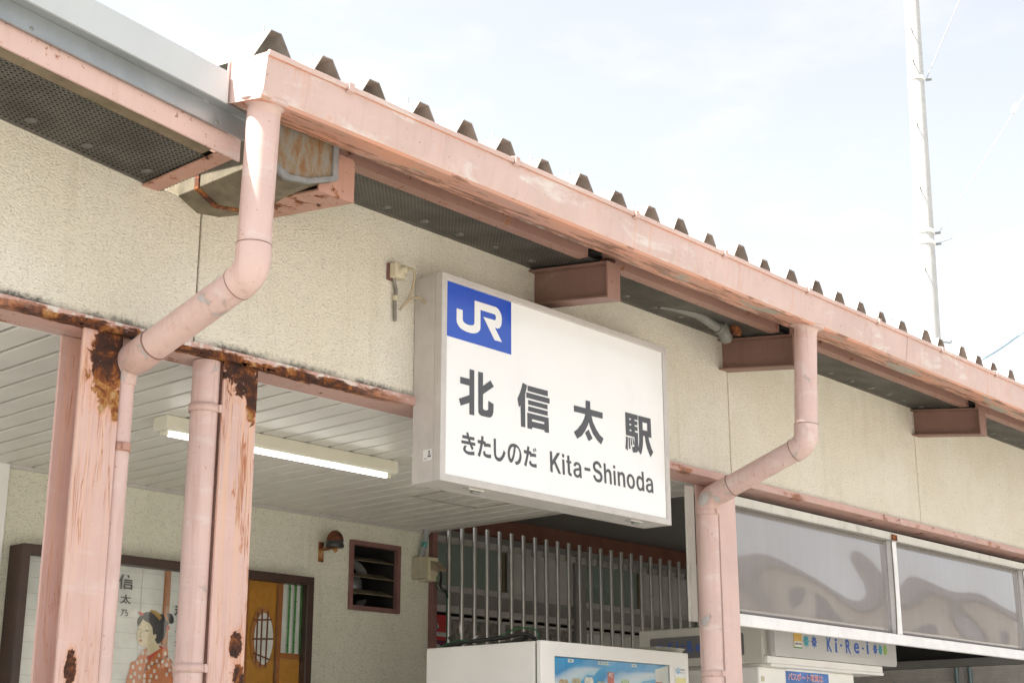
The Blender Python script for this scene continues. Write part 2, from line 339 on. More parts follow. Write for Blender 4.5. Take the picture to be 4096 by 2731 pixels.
def obj(name, mb, mat, parent=None, bevel=0, label=None):
    """One mesh object from world coordinates; its origin sits at the parent's."""
    off = worldloc(parent) if parent else Vector((0, 0, 0))
    if parent is None and mb.v:
        xs = [p[0] for p in mb.v]; ys = [p[1] for p in mb.v]; zs = [p[2] for p in mb.v]
        off = Vector(((min(xs)+max(xs))/2, (min(ys)+max(ys))/2, min(zs)))
    o = bpy.data.objects.new(name, mesh(name, mb, off)); o.data.materials.append(M[mat] if isinstance(mat, str) else mat); col.objects.link(o)
    if parent: o.parent = parent
    else: o.location = off
    if bevel:
        b = o.modifiers.new('bevel', 'BEVEL'); b.width = bevel; b.segments = 2; b.limit_method = 'ANGLE'; b.angle_limit = R(40); b.harden_normals = False
    if label: o['label'] = label
    return o
def B(*a): return MB().box(*a)
def sheet(polys, y, face=-1):
    """Flat print on a plane y = const, facing the camera side."""
    mb = MB()
    for p in polys:
        loops = p if isinstance(p[0], list) else [p]
        flat = [q for l in loops for q in l]
        tri = tessellate_polygon([[Vector((a, b, 0)) for a, b in l] for l in loops])
        mb.add([(a, y, b) for a, b in flat], [tuple(t) for t in tri])
    return mb
def flat(name, mb, mat, parent=None):
    o = obj(name, mb, mat, parent); me = o.data
    bm = bmesh.new(); bm.from_mesh(me); bm.normal_update()
    for f in bm.faces:
        if f.normal.y > .5 or f.normal.x > .5: f.normal_flip()
    bm.to_mesh(me); bm.free(); return o
_dg = None
def textmesh(body, x0, x1, z0, z1, bold=0.0, shear=0):
    """Outline of a run of characters fitted into a box; returns triangles in 2-D."""
    cu = bpy.data.curves.new('t', 'FONT'); cu.body = body; cu.size = 1; cu.offset = bold; cu.resolution_u = 4; cu.shear = shear
    o = bpy.data.objects.new('t', cu); col.objects.link(o); bpy.context.view_layer.update()
    dg = bpy.context.evaluated_depsgraph_get(); me = bpy.data.meshes.new_from_object(o.evaluated_get(dg))
    vs = [(v.co.x, v.co.y) for v in me.vertices]; fs = [tuple(p.vertices) for p in me.polygons]
    bpy.data.objects.remove(o); bpy.data.curves.remove(cu); bpy.data.meshes.remove(me)
    if not vs: return [], []
    ax, bx = min(v[0] for v in vs), max(v[0] for v in vs); az, bz = min(v[1] for v in vs), max(v[1] for v in vs)
    return [(x0+(a-ax)/(bx-ax)*(x1-x0), z0+(b-az)/(bz-az)*(z1-z0)) for a, b in vs], fs
def lettering(name, body, x0, x1, z0, z1, y, mat, parent, bold=0., xplane=None):
    vs, fs = textmesh(body, x0, x1, z0, z1, bold)
    mb = MB()
    if xplane is None: mb.add([(a, y, b) for a, b in vs], fs)
    else: mb.add([(xplane, -a, b) for a, b in vs], fs)     # on a face that looks along -x: right is -y
    return flat(name, mb, mat, parent)
def arc(cx, cz, r, a0, a1, n): return [(cx+r*math.cos(a0+(a1-a0)*i/n), cz+r*math.sin(a0+(a1-a0)*i/n)) for i in range(n+1)]
def smoothpath(pts, n=6):
    P = [Vector(p) for p in pts]; out = []
    for i in range(len(P)-1):
        p0 = P[max(0, i-1)]; p1 = P[i]; p2 = P[i+1]; p3 = P[min(len(P)-1, i+2)]
        for k in range(n):
            t = k/n; out.append(.5*((2*p1)+(p2-p0)*t+(2*p0-5*p1+4*p2-p3)*t*t+(3*p1-p0-3*p2+p3)*t**3))
    return out+[P[-1]]
# ---------------------------------------------------------------- traced outlines (metres, x and z on their plane)
KITA = [[[(3.5411,2.8109),(3.5647,2.811),(3.5661,2.6509),(3.5417,2.6504),(3.5412,2.6909),(3.4987,2.6735),(3.4889,2.6963),(3.541,2.7187),(3.5406,2.7515),(3.4951,2.7515),(3.4948,2.7748),(3.5415,2.7756)]],[[(3.5847,2.8107),(3.6092,2.811),(3.6095,2.7642),(3.6482,2.7912),(3.6654,2.7718),(3.6097,2.7341),(3.61,2.684),(3.6138,2.6797),(3.6225,2.6794),(3.6318,2.6806),(3.6361,2.6837),(3.6372,2.688),(3.637,2.7159),(3.6645,2.7086),(3.6635,2.6813),(3.6592,2.6672),(3.651,2.6593),(3.6401,2.6562),(3.6021,2.6561),(3.5913,2.6599),(3.5864,2.6677)]]]
SHI = [[[(3.8193,2.8156),(3.8425,2.8109),(3.8383,2.7947),(3.8318,2.7737),(3.8323,2.6532),(3.8093,2.6529),(3.8068,2.7299),(3.7982,2.7214),(3.7903,2.7516),(3.8024,2.7722),(3.8111,2.7915)]],[[(3.8454,2.8103),(3.9577,2.8115),(3.9574,2.7902),(3.8452,2.7901)]],[[(3.8382,2.784),(3.9676,2.7845),(3.9673,2.7644),(3.8381,2.7643)]],[[(3.8479,2.7574),(3.9559,2.7583),(3.9556,2.7411),(3.8478,2.7405)]],[[(3.8478,2.7342),(3.9562,2.7348),(3.9566,2.717),(3.8477,2.7165)]],[[(3.843,2.7098),(3.9613,2.7106),(3.9629,2.6542),(3.938,2.6536),(3.9369,2.6605),(3.8694,2.6599),(3.8693,2.6524),(3.8438,2.6525)],[(3.8684,2.6899),(3.8684,2.682),(3.9365,2.6826),(3.9366,2.6905)]]]
TA = [[[(4.1778,2.8164),(4.2046,2.8167),(4.2051,2.7858),(4.2801,2.7857),(4.2794,2.7619),(4.2115,2.7613),(4.2205,2.7381),(4.2392,2.7145),(4.2612,2.6955),(4.283,2.6854),(4.2673,2.6603),(4.2444,2.6722),(4.2193,2.6927),(4.2021,2.7165),(4.1942,2.7337),(4.1882,2.7203),(4.1718,2.6972),(4.1524,2.6756),(4.1251,2.6595),(4.1051,2.682),(4.1278,2.6972),(4.1535,2.7226),(4.1685,2.7456),(4.1739,2.7613),(4.1079,2.7604),(4.1072,2.7843),(4.1771,2.7853)]],[[(4.1923,2.7059),(4.2163,2.675),(4.1924,2.6606),(4.171,2.6897)]]]
EKI = [[[(4.4213,2.8137),(4.5012,2.8147),(4.5016,2.7942),(4.481,2.7939),(4.4797,2.7883),(4.4981,2.7885),(4.4986,2.7727),(4.4812,2.7722),(4.4806,2.7663),(4.4987,2.7663),(4.4994,2.7503),(4.4818,2.7498),(4.4813,2.743),(4.5008,2.743),(4.5007,2.688),(4.5029,2.6883),(4.5064,2.7003),(4.5079,2.7166),(4.5082,2.7434),(4.5067,2.77),(4.5053,2.8143),(4.5865,2.8155),(4.5891,2.7375),(4.5701,2.7374),(4.573,2.7243),(4.5791,2.7118),(4.5882,2.6944),(4.5987,2.6818),(4.58,2.6592),(4.5675,2.6763),(4.5563,2.6947),(4.5495,2.7152),(4.5454,2.7371),(4.5341,2.7369),(4.5331,2.7152),(4.5301,2.6946),(4.5237,2.6722),(4.5172,2.6583),(4.5001,2.6736),(4.4964,2.668),(4.4898,2.6643),(4.4768,2.6613),(4.4649,2.6605),(4.4594,2.6822),(4.469,2.6821),(4.4745,2.6845),(4.4774,2.693),(4.4779,2.7227),(4.4232,2.7225)],[(4.4459,2.7932),(4.4457,2.7872),(4.4575,2.7876),(4.4577,2.7935)],[(4.4462,2.7716),(4.4461,2.7659),(4.4584,2.7659),(4.4584,2.7717)],[(4.4468,2.7493),(4.4472,2.7427),(4.459,2.743),(4.4588,2.7493)],[(4.532,2.7916),(4.5329,2.7607),(4.5634,2.761),(4.563,2.792)]],[[(4.423,2.7177),(4.4355,2.7162),(4.4335,2.6629),(4.4178,2.6688),(4.4216,2.6907)]],[[(4.4393,2.7156),(4.4469,2.7175),(4.4511,2.6726),(4.4412,2.6703)]],[[(4.4519,2.7164),(4.458,2.7184),(4.4633,2.6884),(4.4552,2.6855)]],[[(4.4636,2.7178),(4.4694,2.7197),(4.4774,2.693),(4.4698,2.6907)]]]
JR = [[[(3.4724,3.015),(3.5027,3.0155),(3.5032,2.9817),(3.5061,2.9748),(3.5148,2.9705),(3.5255,2.9684),(3.5391,2.9686),(3.5507,2.9707),(3.5585,2.974),(3.5623,2.9797),(3.5627,3.0037),(3.5628,3.065),(3.6743,3.066),(3.6865,3.062),(3.6967,3.0528),(3.7029,3.0428),(3.7055,3.029),(3.7043,3.013),(3.7009,3.0022),(3.6938,2.9928),(3.6847,2.9884),(3.6689,2.9883),(3.7064,2.9429),(3.6666,2.9421),(3.6084,3.0151),(3.6674,3.0158),(3.6724,3.0184),(3.6738,3.0261),(3.673,3.0331),(3.6694,3.0368),(3.6643,3.0375),(3.5932,3.0372),(3.5934,2.9698),(3.5909,2.9623),(3.5841,2.9545),(3.5744,2.9481),(3.5588,2.9432),(3.5432,2.9413),(3.5219,2.9415),(3.5046,2.9439),(3.4892,2.9488),(3.4795,2.957),(3.4737,2.9654),(3.4724,2.9761)]]]
GLYPHS = [[[[(3.966,2.5882),(3.9789,2.5883),(3.9806,2.5561),(4.0077,2.5887),(4.0245,2.589),(3.9981,2.5561),(4.0292,2.5126),(4.0138,2.5126),(3.9905,2.5466),(3.9811,2.5372),(3.9822,2.5121),(3.9694,2.5123)]]],[[[(4.0348,2.5888),(4.0476,2.5888),(4.0481,2.5767),(4.0355,2.5766)]],[[(4.0358,2.5685),(4.0484,2.5685),(4.0513,2.5128),(4.0384,2.5128)]]],[[[(4.0649,2.5877),(4.0773,2.5877),(4.0784,2.569),(4.0873,2.5691),(4.0878,2.5599),(4.0792,2.5596),(4.0808,2.5266),(4.0833,2.5238),(4.0896,2.5228),(4.0904,2.5133),(4.0789,2.5133),(4.0733,2.516),(4.0689,2.5212),(4.0677,2.5283),(4.0665,2.5596),(4.0598,2.56),(4.0593,2.5686),(4.0659,2.5689)]]],[[[(4.1015,2.5532),(4.1023,2.558),(4.1053,2.5644),(4.1096,2.5683),(4.1168,2.5708),(4.1253,2.5711),(4.1339,2.5692),(4.1409,2.5638),(4.145,2.557),(4.1463,2.5489),(4.1474,2.5242),(4.1481,2.5165),(4.1499,2.5136),(4.1376,2.5139),(4.1353,2.5176),(4.1298,2.5142),(4.1227,2.5123),(4.1142,2.5131),(4.1071,2.5167),(4.1023,2.5224),(4.0996,2.5293),(4.1005,2.5358),(4.1041,2.5414),(4.1106,2.5451),(4.1191,2.5474),(4.1298,2.5492),(4.1324,2.5506),(4.1332,2.5539),(4.1319,2.5583),(4.1273,2.561),(4.1216,2.5609),(4.1165,2.5588),(4.114,2.5534)],[(4.1335,2.5415),(4.1175,2.5375),(4.1139,2.5355),(4.1121,2.5306),(4.1137,2.5263),(4.1179,2.523),(4.1236,2.5224),(4.13,2.5247),(4.1337,2.5287),(4.1348,2.5325)]]],[[[(4.1643,2.5578),(4.1984,2.5582),(4.1992,2.5466),(4.1649,2.5466)]]],[[[(4.2555,2.5697),(4.2677,2.5696),(4.2664,2.5758),(4.2621,2.5826),(4.2549,2.5886),(4.2462,2.592),(4.2359,2.592),(4.227,2.5891),(4.2202,2.5839),(4.2164,2.5777),(4.2152,2.5701),(4.2168,2.5629),(4.2203,2.5569),(4.2252,2.552),(4.2317,2.5488),(4.2419,2.5465),(4.2522,2.5438),(4.2565,2.5407),(4.259,2.5355),(4.2589,2.5308),(4.2561,2.5267),(4.2501,2.524),(4.2428,2.5234),(4.2362,2.5253),(4.2312,2.5297),(4.2288,2.5363),(4.2161,2.5361),(4.218,2.5278),(4.2237,2.5202),(4.2323,2.5145),(4.241,2.512),(4.2498,2.512),(4.2587,2.5145),(4.2662,2.5192),(4.2708,2.5264),(4.2722,2.5341),(4.2706,2.5427),(4.2664,2.55),(4.2599,2.5552),(4.2511,2.5581),(4.2409,2.5602),(4.2343,2.5615),(4.23,2.5648),(4.2282,2.5702),(4.2292,2.575),(4.2325,2.5784),(4.2385,2.5803),(4.2451,2.5801),(4.2509,2.5772),(4.2545,2.5731)]]],[[[(4.2798,2.5908),(4.292,2.5907),(4.2934,2.5646),(4.2954,2.5649),(4.3,2.57),(4.3061,2.5724),(4.3135,2.572),(4.3209,2.5674),(4.3254,2.56),(4.3269,2.5527),(4.3292,2.5151),(4.3167,2.5151),(4.3149,2.5491),(4.3137,2.5551),(4.3094,2.5596),(4.303,2.5606),(4.2974,2.5574),(4.2946,2.5509),(4.2944,2.5415),(4.2959,2.5149),(4.2836,2.5149)]]],[[[(4.3382,2.591),(4.3506,2.5912),(4.3511,2.5795),(4.3384,2.5796)]],[[(4.339,2.5709),(4.3513,2.5707),(4.3542,2.5151),(4.342,2.5153)]]],[[[(4.3643,2.571),(4.3762,2.571),(4.3774,2.5661),(4.3791,2.5668),(4.3837,2.5703),(4.3907,2.5729),(4.3983,2.5724),(4.4058,2.5678),(4.4102,2.5608),(4.4114,2.5533),(4.4131,2.5155),(4.4006,2.5155),(4.3986,2.5496),(4.397,2.5561),(4.3926,2.5607),(4.3873,2.5615),(4.3818,2.5591),(4.3786,2.5534),(4.3779,2.5439),(4.38,2.5153),(4.3674,2.5154)]]],[[[(4.4734,2.5404),(4.4724,2.5336),(4.4699,2.5274),(4.4661,2.5221),(4.4612,2.5181),(4.4556,2.5155),(4.4495,2.5146),(4.4432,2.5154),(4.4372,2.5178),(4.4319,2.5216),(4.4274,2.5268),(4.4241,2.5329),(4.4221,2.5396),(4.4216,2.5466),(4.4226,2.5534),(4.4251,2.5596),(4.4288,2.5649),(4.4337,2.569),(4.4393,2.5716),(4.4454,2.5725),(4.4517,2.5718),(4.4577,2.5694),(4.4631,2.5655),(4.4676,2.5604),(4.471,2.5542),(4.4729,2.5474)],[(4.4608,2.5404),(4.4601,2.5353),(4.4584,2.5309),(4.4558,2.5275),(4.4526,2.5254),(4.449,2.5248),(4.4454,2.5256),(4.4419,2.5279),(4.4389,2.5314),(4.4367,2.536),(4.4354,2.5411),(4.435,2.5464),(4.4358,2.5514),(4.4375,2.5559),(4.44,2.5593),(4.4432,2.5614),(4.4468,2.5621),(4.4505,2.5612),(4.4539,2.559),(4.4569,2.5554),(4.4592,2.5509),(4.4605,2.5457)]]],[[[(4.5175,2.5923),(4.5304,2.5924),(4.5336,2.5162),(4.5219,2.5164),(4.5198,2.521),(4.5149,2.5165),(4.5077,2.5143),(4.4991,2.5158),(4.4908,2.5219),(4.485,2.533),(4.4832,2.5462),(4.4847,2.5579),(4.4895,2.5673),(4.4944,2.5715),(4.5004,2.5736),(4.507,2.5731),(4.5148,2.5699),(4.5174,2.5675),(4.5186,2.5704)],[(4.5061,2.5621),(4.5002,2.5599),(4.4968,2.5539),(4.4956,2.5451),(4.4969,2.5366),(4.5005,2.5289),(4.5058,2.5253),(4.5105,2.5252),(4.5161,2.5277),(4.5199,2.5349),(4.5211,2.5438),(4.52,2.5518),(4.5166,2.5581),(4.5113,2.5617)]]],[[[(4.5455,2.5563),(4.5466,2.5623),(4.5503,2.5686),(4.5553,2.5722),(4.5617,2.5741),(4.5705,2.5739),(4.5793,2.5722),(4.5862,2.5663),(4.5899,2.5591),(4.5906,2.5514),(4.592,2.5254),(4.5924,2.5196),(4.5938,2.5166),(4.5818,2.5167),(4.5798,2.5206),(4.5735,2.5171),(4.5662,2.515),(4.5575,2.5159),(4.549,2.5211),(4.5446,2.5282),(4.5436,2.5343),(4.5456,2.5414),(4.5502,2.5463),(4.5574,2.5493),(4.5663,2.551),(4.5743,2.552),(4.5768,2.5534),(4.5777,2.5569),(4.5756,2.5615),(4.5709,2.5637),(4.5661,2.564),(4.5607,2.5618),(4.5579,2.5561)],[(4.5783,2.5446),(4.5626,2.541),(4.5586,2.5391),(4.5563,2.5341),(4.5577,2.5295),(4.562,2.526),(4.5675,2.5252),(4.574,2.5273),(4.5778,2.5312),(4.5792,2.5358)]]],[[[(3.527,2.5844),(3.5366,2.5871),(3.5414,2.5729),(3.5674,2.5736),(3.5677,2.5629),(3.5466,2.5621),(3.5493,2.5553),(3.5722,2.5553),(3.5723,2.5448),(3.5568,2.5442),(3.5638,2.5345),(3.5555,2.5272),(3.5441,2.5446),(3.5036,2.5442),(3.5038,2.5546),(3.5377,2.5554),(3.5351,2.5624),(3.5078,2.5623),(3.508,2.573),(3.5301,2.5736)]],[[(3.5188,2.5386),(3.5311,2.5387),(3.5259,2.5333),(3.5242,2.5274),(3.5261,2.5227),(3.5341,2.5208),(3.5448,2.5206),(3.5574,2.5223),(3.5678,2.5247),(3.5679,2.5116),(3.5539,2.5097),(3.5378,2.5092),(3.5253,2.512),(3.5163,2.5168),(3.5124,2.5237),(3.513,2.53)]]],[[[(3.6022,2.5854),(3.6139,2.5843),(3.6125,2.569),(3.6235,2.5684),(3.6243,2.5622),(3.6372,2.5637),(3.6498,2.5628),(3.6502,2.5513),(3.6372,2.5519),(3.6161,2.5492),(3.6155,2.5572),(3.6097,2.5568),(3.6061,2.5415),(3.6008,2.5242),(3.5951,2.5092),(3.5841,2.5156),(3.5899,2.5276),(3.5952,2.5436),(3.5978,2.5569),(3.5838,2.5574),(3.5837,2.5685),(3.6005,2.5688)]],[[(3.6117,2.5318),(3.6226,2.5356),(3.6219,2.5287),(3.6254,2.5255),(3.6355,2.5247),(3.6514,2.5272),(3.6525,2.5144),(3.6374,2.5126),(3.6237,2.514),(3.6154,2.5182),(3.6117,2.5246)]]],[[[(3.6651,2.5862),(3.6766,2.5862),(3.6779,2.5323),(3.6809,2.525),(3.6865,2.5221),(3.693,2.5218),(3.7014,2.525),(3.7089,2.5338),(3.7136,2.5429),(3.7174,2.5527),(3.7272,2.5442),(3.7211,2.5305),(3.7118,2.5182),(3.7024,2.511),(3.693,2.5087),(3.6828,2.5106),(3.6735,2.5169),(3.6679,2.5269),(3.6663,2.5394)]]],[[[(3.738,2.5479),(3.7404,2.5625),(3.7467,2.5739),(3.7553,2.5811),(3.7687,2.5848),(3.7821,2.5841),(3.7956,2.5777),(3.8061,2.565),(3.8115,2.5502),(3.8108,2.5357),(3.806,2.5233),(3.7973,2.5149),(3.7876,2.5108),(3.7819,2.5106),(3.7747,2.5212),(3.7819,2.5214),(3.7915,2.5257),(3.7983,2.5351),(3.8012,2.5473),(3.8003,2.5576),(3.7955,2.5673),(3.7888,2.5721),(3.7809,2.5734),(3.7786,2.5581),(3.7743,2.5406),(3.7686,2.5255),(3.7628,2.5175),(3.7571,2.5138),(3.7505,2.515),(3.7438,2.5217),(3.7391,2.5339)],[(3.7702,2.5737),(3.761,2.5707),(3.7543,2.5641),(3.7499,2.5537),(3.7492,2.5445),(3.7505,2.5357),(3.7533,2.529),(3.7558,2.5272),(3.759,2.5298),(3.7638,2.5403),(3.7677,2.5538),(3.7698,2.5658)]]],[[[(3.843,2.5871),(3.8537,2.5861),(3.8523,2.5709),(3.8636,2.5704),(3.8642,2.5643),(3.8774,2.5655),(3.89,2.5648),(3.8905,2.5532),(3.8773,2.5539),(3.8566,2.551),(3.8561,2.5587),(3.8502,2.5583),(3.8458,2.5423),(3.8419,2.5287),(3.8365,2.5114),(3.8251,2.5174),(3.8312,2.531),(3.8361,2.5474),(3.8381,2.559),(3.8237,2.5591),(3.8238,2.5708),(3.8402,2.5704)]],[[(3.8522,2.5337),(3.863,2.5373),(3.8634,2.5299),(3.8682,2.5274),(3.8771,2.527),(3.8923,2.5292),(3.8935,2.5161),(3.8789,2.5148),(3.8652,2.5164),(3.8564,2.521),(3.8526,2.527)]],[[(3.8726,2.5809),(3.8779,2.5834),(3.883,2.5731),(3.8778,2.5701)]],[[(3.8823,2.5848),(3.8872,2.5874),(3.8925,2.5771),(3.8871,2.5742)]]]]
MURAL = [('post',[(3.8289,2.3472),(3.8627,2.3472),(3.866,1.9849),(3.83,2.0054)]),('hair',[(3.7019,2.0934),(3.7062,2.1096),(3.7239,2.1269),(3.746,2.1375),(3.769,2.1392),(3.8122,2.1332),(3.8317,2.1346),(3.8446,2.1193),(3.864,2.0979),(3.8559,2.0747),(3.8475,2.0322),(3.8222,2.0066),(3.8107,2.0043),(3.7976,2.0228),(3.7841,2.0476),(3.7384,2.0895),(3.7159,2.0848),(3.7063,2.0714)]),('hair',[(3.8512,2.136),(3.8606,2.1416),(3.8787,2.138),(3.8898,2.1224),(3.8913,2.103),(3.882,2.0952),(3.868,2.0965),(3.863,2.1108)]),('comb',[(3.761,2.1424),(3.7684,2.1475),(3.7878,2.147),(3.8118,2.1381),(3.8271,2.1181),(3.8164,2.105),(3.7893,2.1283)]),('skin',[(3.7294,2.1065),(3.7416,2.0977),(3.7651,2.0913),(3.78,2.0746),(3.7861,2.0461),(3.8001,2.0165),(3.8296,1.9862),(3.7848,1.9424),(3.7687,1.9511),(3.7634,1.9698),(3.7549,1.99),(3.735,1.9911),(3.7191,1.9991),(3.7075,2.0159),(3.7032,2.0315),(3.7076,2.0556),(3.7129,2.075)]),('skin',[(3.785,2.0364),(3.7957,2.0467),(3.8046,2.0424),(3.803,2.0279),(3.7899,2.0223)]),('lip',[(3.7159,2.0148),(3.725,2.0201),(3.7323,2.0142),(3.7242,2.0064)]),('line',[(3.74,2.056),(3.7522,2.0609),(3.7671,2.0577),(3.7528,2.0543)]),('line',[(3.7084,2.0651),(3.7178,2.061),(3.724,2.0598),(3.7161,2.0583)]),('line',[(3.7243,2.0566),(3.7262,2.0561),(3.7194,2.0324),(3.7319,2.0291),(3.7312,2.0278),(3.7173,2.0307)]),('kimono',[(3.7583,1.9854),(3.7403,1.9718),(3.7197,1.9454),(3.7062,1.9259),(3.684,1.9216),(3.676,1.8837),(3.6675,1.8522),(3.6645,1.8211),(3.9257,1.8306),(3.9209,1.8945),(3.9028,1.9257),(3.8698,1.9562),(3.8667,1.9866),(3.8297,1.9846),(3.7707,1.9274),(3.7634,1.9698)]),('collar',[(3.7615,1.9697),(3.7695,1.9511),(3.8296,1.9862),(3.8149,1.9998),(3.8656,1.9897),(3.8629,1.9848),(3.8299,1.9823),(3.7689,1.9251)]),('line',[(3.767,1.9256),(3.7713,1.9284),(3.7503,1.887),(3.749,1.8885)]),('line',[(3.8669,1.9577),(3.8683,1.9545),(3.7548,1.8872),(3.7509,1.865),(3.7508,1.8902)]),('pin',[(3.7076,2.1385),(3.7334,2.1276),(3.7207,2.1187),(3.7028,2.1279)]),('pin',[(3.8513,2.0841),(3.8669,2.0858),(3.869,2.069),(3.8545,2.0675)]),('orange',[(4.0571,2.3573),(4.4647,2.3481),(4.4642,1.8179),(4.0563,1.8044)]),('wood',[(4.4647,2.3481),(4.5025,2.3488),(4.4985,1.819),(4.4642,1.8179)]),('line',[(4.4647,2.3481),(4.4669,2.3483),(4.4685,1.818),(4.4642,1.8179)]),('line',[(4.4717,2.3487),(4.4739,2.3489),(4.4749,1.8182),(4.4719,1.8181)]),('wood',[(4.2844,2.3453),(4.2997,2.3434),(4.3029,1.8125),(4.2803,1.8118)]),('wood',[(4.4982,2.0028),(4.6402,2.0012),(4.6384,1.9741),(4.4976,1.9756)]),('orange',[(4.4976,1.9746),(4.6384,1.9731),(4.6424,1.8238),(4.4985,1.819)]),('wood2',[(4.4526,2.0684),(4.4513,2.0366),(4.4467,2.0062),(4.439,1.9789),(4.4285,1.9559),(4.4159,1.9385),(4.4017,1.9275),(4.3868,1.9233),(4.3717,1.9261),(4.3573,1.9358),(4.3443,1.9519),(4.3333,1.9736),(4.3249,1.9997),(4.3193,2.0291),(4.3171,2.0603),(4.3181,2.0918),(4.3225,2.122),(4.33,2.1495),(4.3402,2.1727),(4.3527,2.1907),(4.3668,2.2023),(4.3819,2.207),(4.3971,2.2046),(4.4118,2.195),(4.4251,2.1788),(4.4363,2.1568),(4.4449,2.1302),(4.4504,2.1002)]),('white',[(4.4511,2.0644),(4.4504,2.0377),(4.447,2.0123),(4.4409,1.9894),(4.4325,1.9702),(4.4222,1.9556),(4.4106,1.9463),(4.3983,1.9428),(4.3858,1.9451),(4.3738,1.9533),(4.3628,1.9668),(4.3535,1.9849),(4.3462,2.0069),(4.3413,2.0315),(4.3391,2.0577),(4.3396,2.0841),(4.3429,2.1094),(4.3488,2.1323),(4.357,2.1518),(4.3672,2.1667),(4.3788,2.1764),(4.3912,2.1803),(4.4038,2.1782),(4.416,2.1702),(4.4271,2.1567),(4.4366,2.1383),(4.444,2.116),(4.4489,2.0909)]),('brown',[(4.3485,2.1806),(4.3587,2.1813),(4.3599,1.9491),(4.3499,1.9486)]),('brown',[(4.3744,2.1958),(4.3847,2.1966),(4.3861,1.934),(4.376,1.9336)]),('brown',[(4.4086,2.19),(4.4189,2.1907),(4.4168,1.9321),(4.4066,1.9317)]),('brown',[(4.3315,2.1476),(4.439,2.1563),(4.4395,2.148),(4.332,2.1387)]),('brown',[(4.3262,2.0612),(4.4522,2.0678),(4.4527,2.0595),(4.3268,2.0521)]),('brown',[(4.3364,1.9969),(4.4384,1.971),(4.4354,1.9642),(4.3357,1.9881)]),('green',[(4.535,2.3458),(4.5465,2.3468),(4.5444,2.0039),(4.5331,2.0033)]),('green',[(4.5711,2.3456),(4.5827,2.3466),(4.5805,2.0031),(4.5691,2.0025)]),('green',[(4.6092,2.3472),(4.6209,2.3482),(4.6214,2.0019),(4.6099,2.0013)]),('dgreen',[(4.5322,2.3052),(4.5473,2.3058),(4.5471,2.3016),(4.5329,2.3011)]),('dgreen',[(4.5316,2.2183),(4.5466,2.2187),(4.5464,2.2146),(4.5323,2.2143)]),('dgreen',[(4.5301,2.1235),(4.545,2.1238),(4.5448,2.1197),(4.5307,2.1195)]),('dgreen',[(4.5294,2.0395),(4.5443,2.0397),(4.544,2.0357),(4.53,2.0356)]),('dgreen',[(4.5695,2.341),(4.5847,2.3416),(4.5845,2.3375),(4.5702,2.3369)]),('dgreen',[(4.5694,2.2491),(4.5846,2.2496),(4.5843,2.2455),(4.5701,2.2451)]),('dgreen',[(4.5683,2.1514),(4.5834,2.1517),(4.5832,2.1476),(4.569,2.1474)]),('dgreen',[(4.5671,2.0568),(4.5821,2.057),(4.5819,2.0529),(4.5678,2.0528)]),('dgreen',[(4.6066,2.2822),(4.6219,2.2828),(4.6217,2.2786),(4.6073,2.2781)]),('dgreen',[(4.6081,2.1916),(4.6234,2.192),(4.6231,2.1879),(4.6088,2.1875)]),('dgreen',[(4.6071,2.1071),(4.6223,2.1074),(4.622,2.1033),(4.6077,2.1031)]),('dgreen',[(4.6082,2.0254),(4.6233,2.0256),(4.6231,2.0215),(4.6088,2.0214)])]
FLOWERS = [(3.7337,1.9603),(3.7566,1.96),(3.8496,1.9648),(3.8185,1.9552),(3.8682,1.9417),(3.73,1.927),(3.7553,1.9282),(3.7846,1.9201),(3.8088,1.9308),(3.838,1.929),(3.8603,1.9173),(3.8882,1.9202),(3.6896,1.9),(3.7257,1.8953),(3.7689,1.902),(3.82,1.9107),(3.7988,1.8875),(3.8776,1.8958),(3.6818,1.859),(3.7013,1.8723),(3.7248,1.8608),(3.7509,1.865),(3.7832,1.8663),(3.8123,1.8628),(3.6983,1.841),(3.7508,1.843),(3.778,1.8456),(3.7105,1.9198),(3.8635,1.876),(3.8986,1.8775)]
CHARS = [('信',3.593,2.2893,3.67,2.2261),('太',3.6077,2.2043,3.663,2.1646),('乃',3.6151,2.1397,3.652,2.1116),('和',3.8906,2.1797,3.9596,2.124),('泉',3.9006,2.1101,3.9604,2.0585),('な',3.901,2.0273,3.9574,1.9915),('る',3.9033,1.9708,3.949,1.9434),('の',3.5458,2.0235,3.5899,2.0011),('し',3.5343,2.1951,3.5898,2.1742)]
# ================================================================ SETTING
tag(obj('ground', MB().add([(-200, -200, 0), (200, -200, 0), (200, 200, 0), (-200, 200, 0)], [(0, 1, 2, 3)]), 'ground'), kind='structure')
tag(obj('floor', B(-4, 12, -.25, 7, .004, .165), 'floor', bevel=.01), kind='structure')

def lz(x): return 3.198-.1*(x-1.805)        # underside of the left roof: falls towards the valley trough
def sz(y): return 3.330+.133*y              # underside of the main eave: falls towards the gutter
# ---------------------------------------------------------------- upper facade wall
fw = thing('facade_wall', (4.9, .05, 2.7), 'cream stucco wall band running above the entrance and behind the station sign', 'wall')
XJ = [.7, 2.487, 5.356, 7.141, 11.5]
for i in range(4):
    a, b = XJ[i]+.003, XJ[i+1]-.003
    if i == 0: poly = [(a, 2.706), (b, 2.706), (b, lz(b)+.012), (a, lz(a)+.012)]
    else: poly = [(a, 2.706), (b, 2.706), (b, 3.341), (a, 3.341)]
    obj('wall_panel', MB().alongy(poly, 0, .10), 'wall', fw, .003)
obj('joint_backing', MB().box(.7, 11.5, .012, .09, 2.71, 3.10), 'dark', fw)
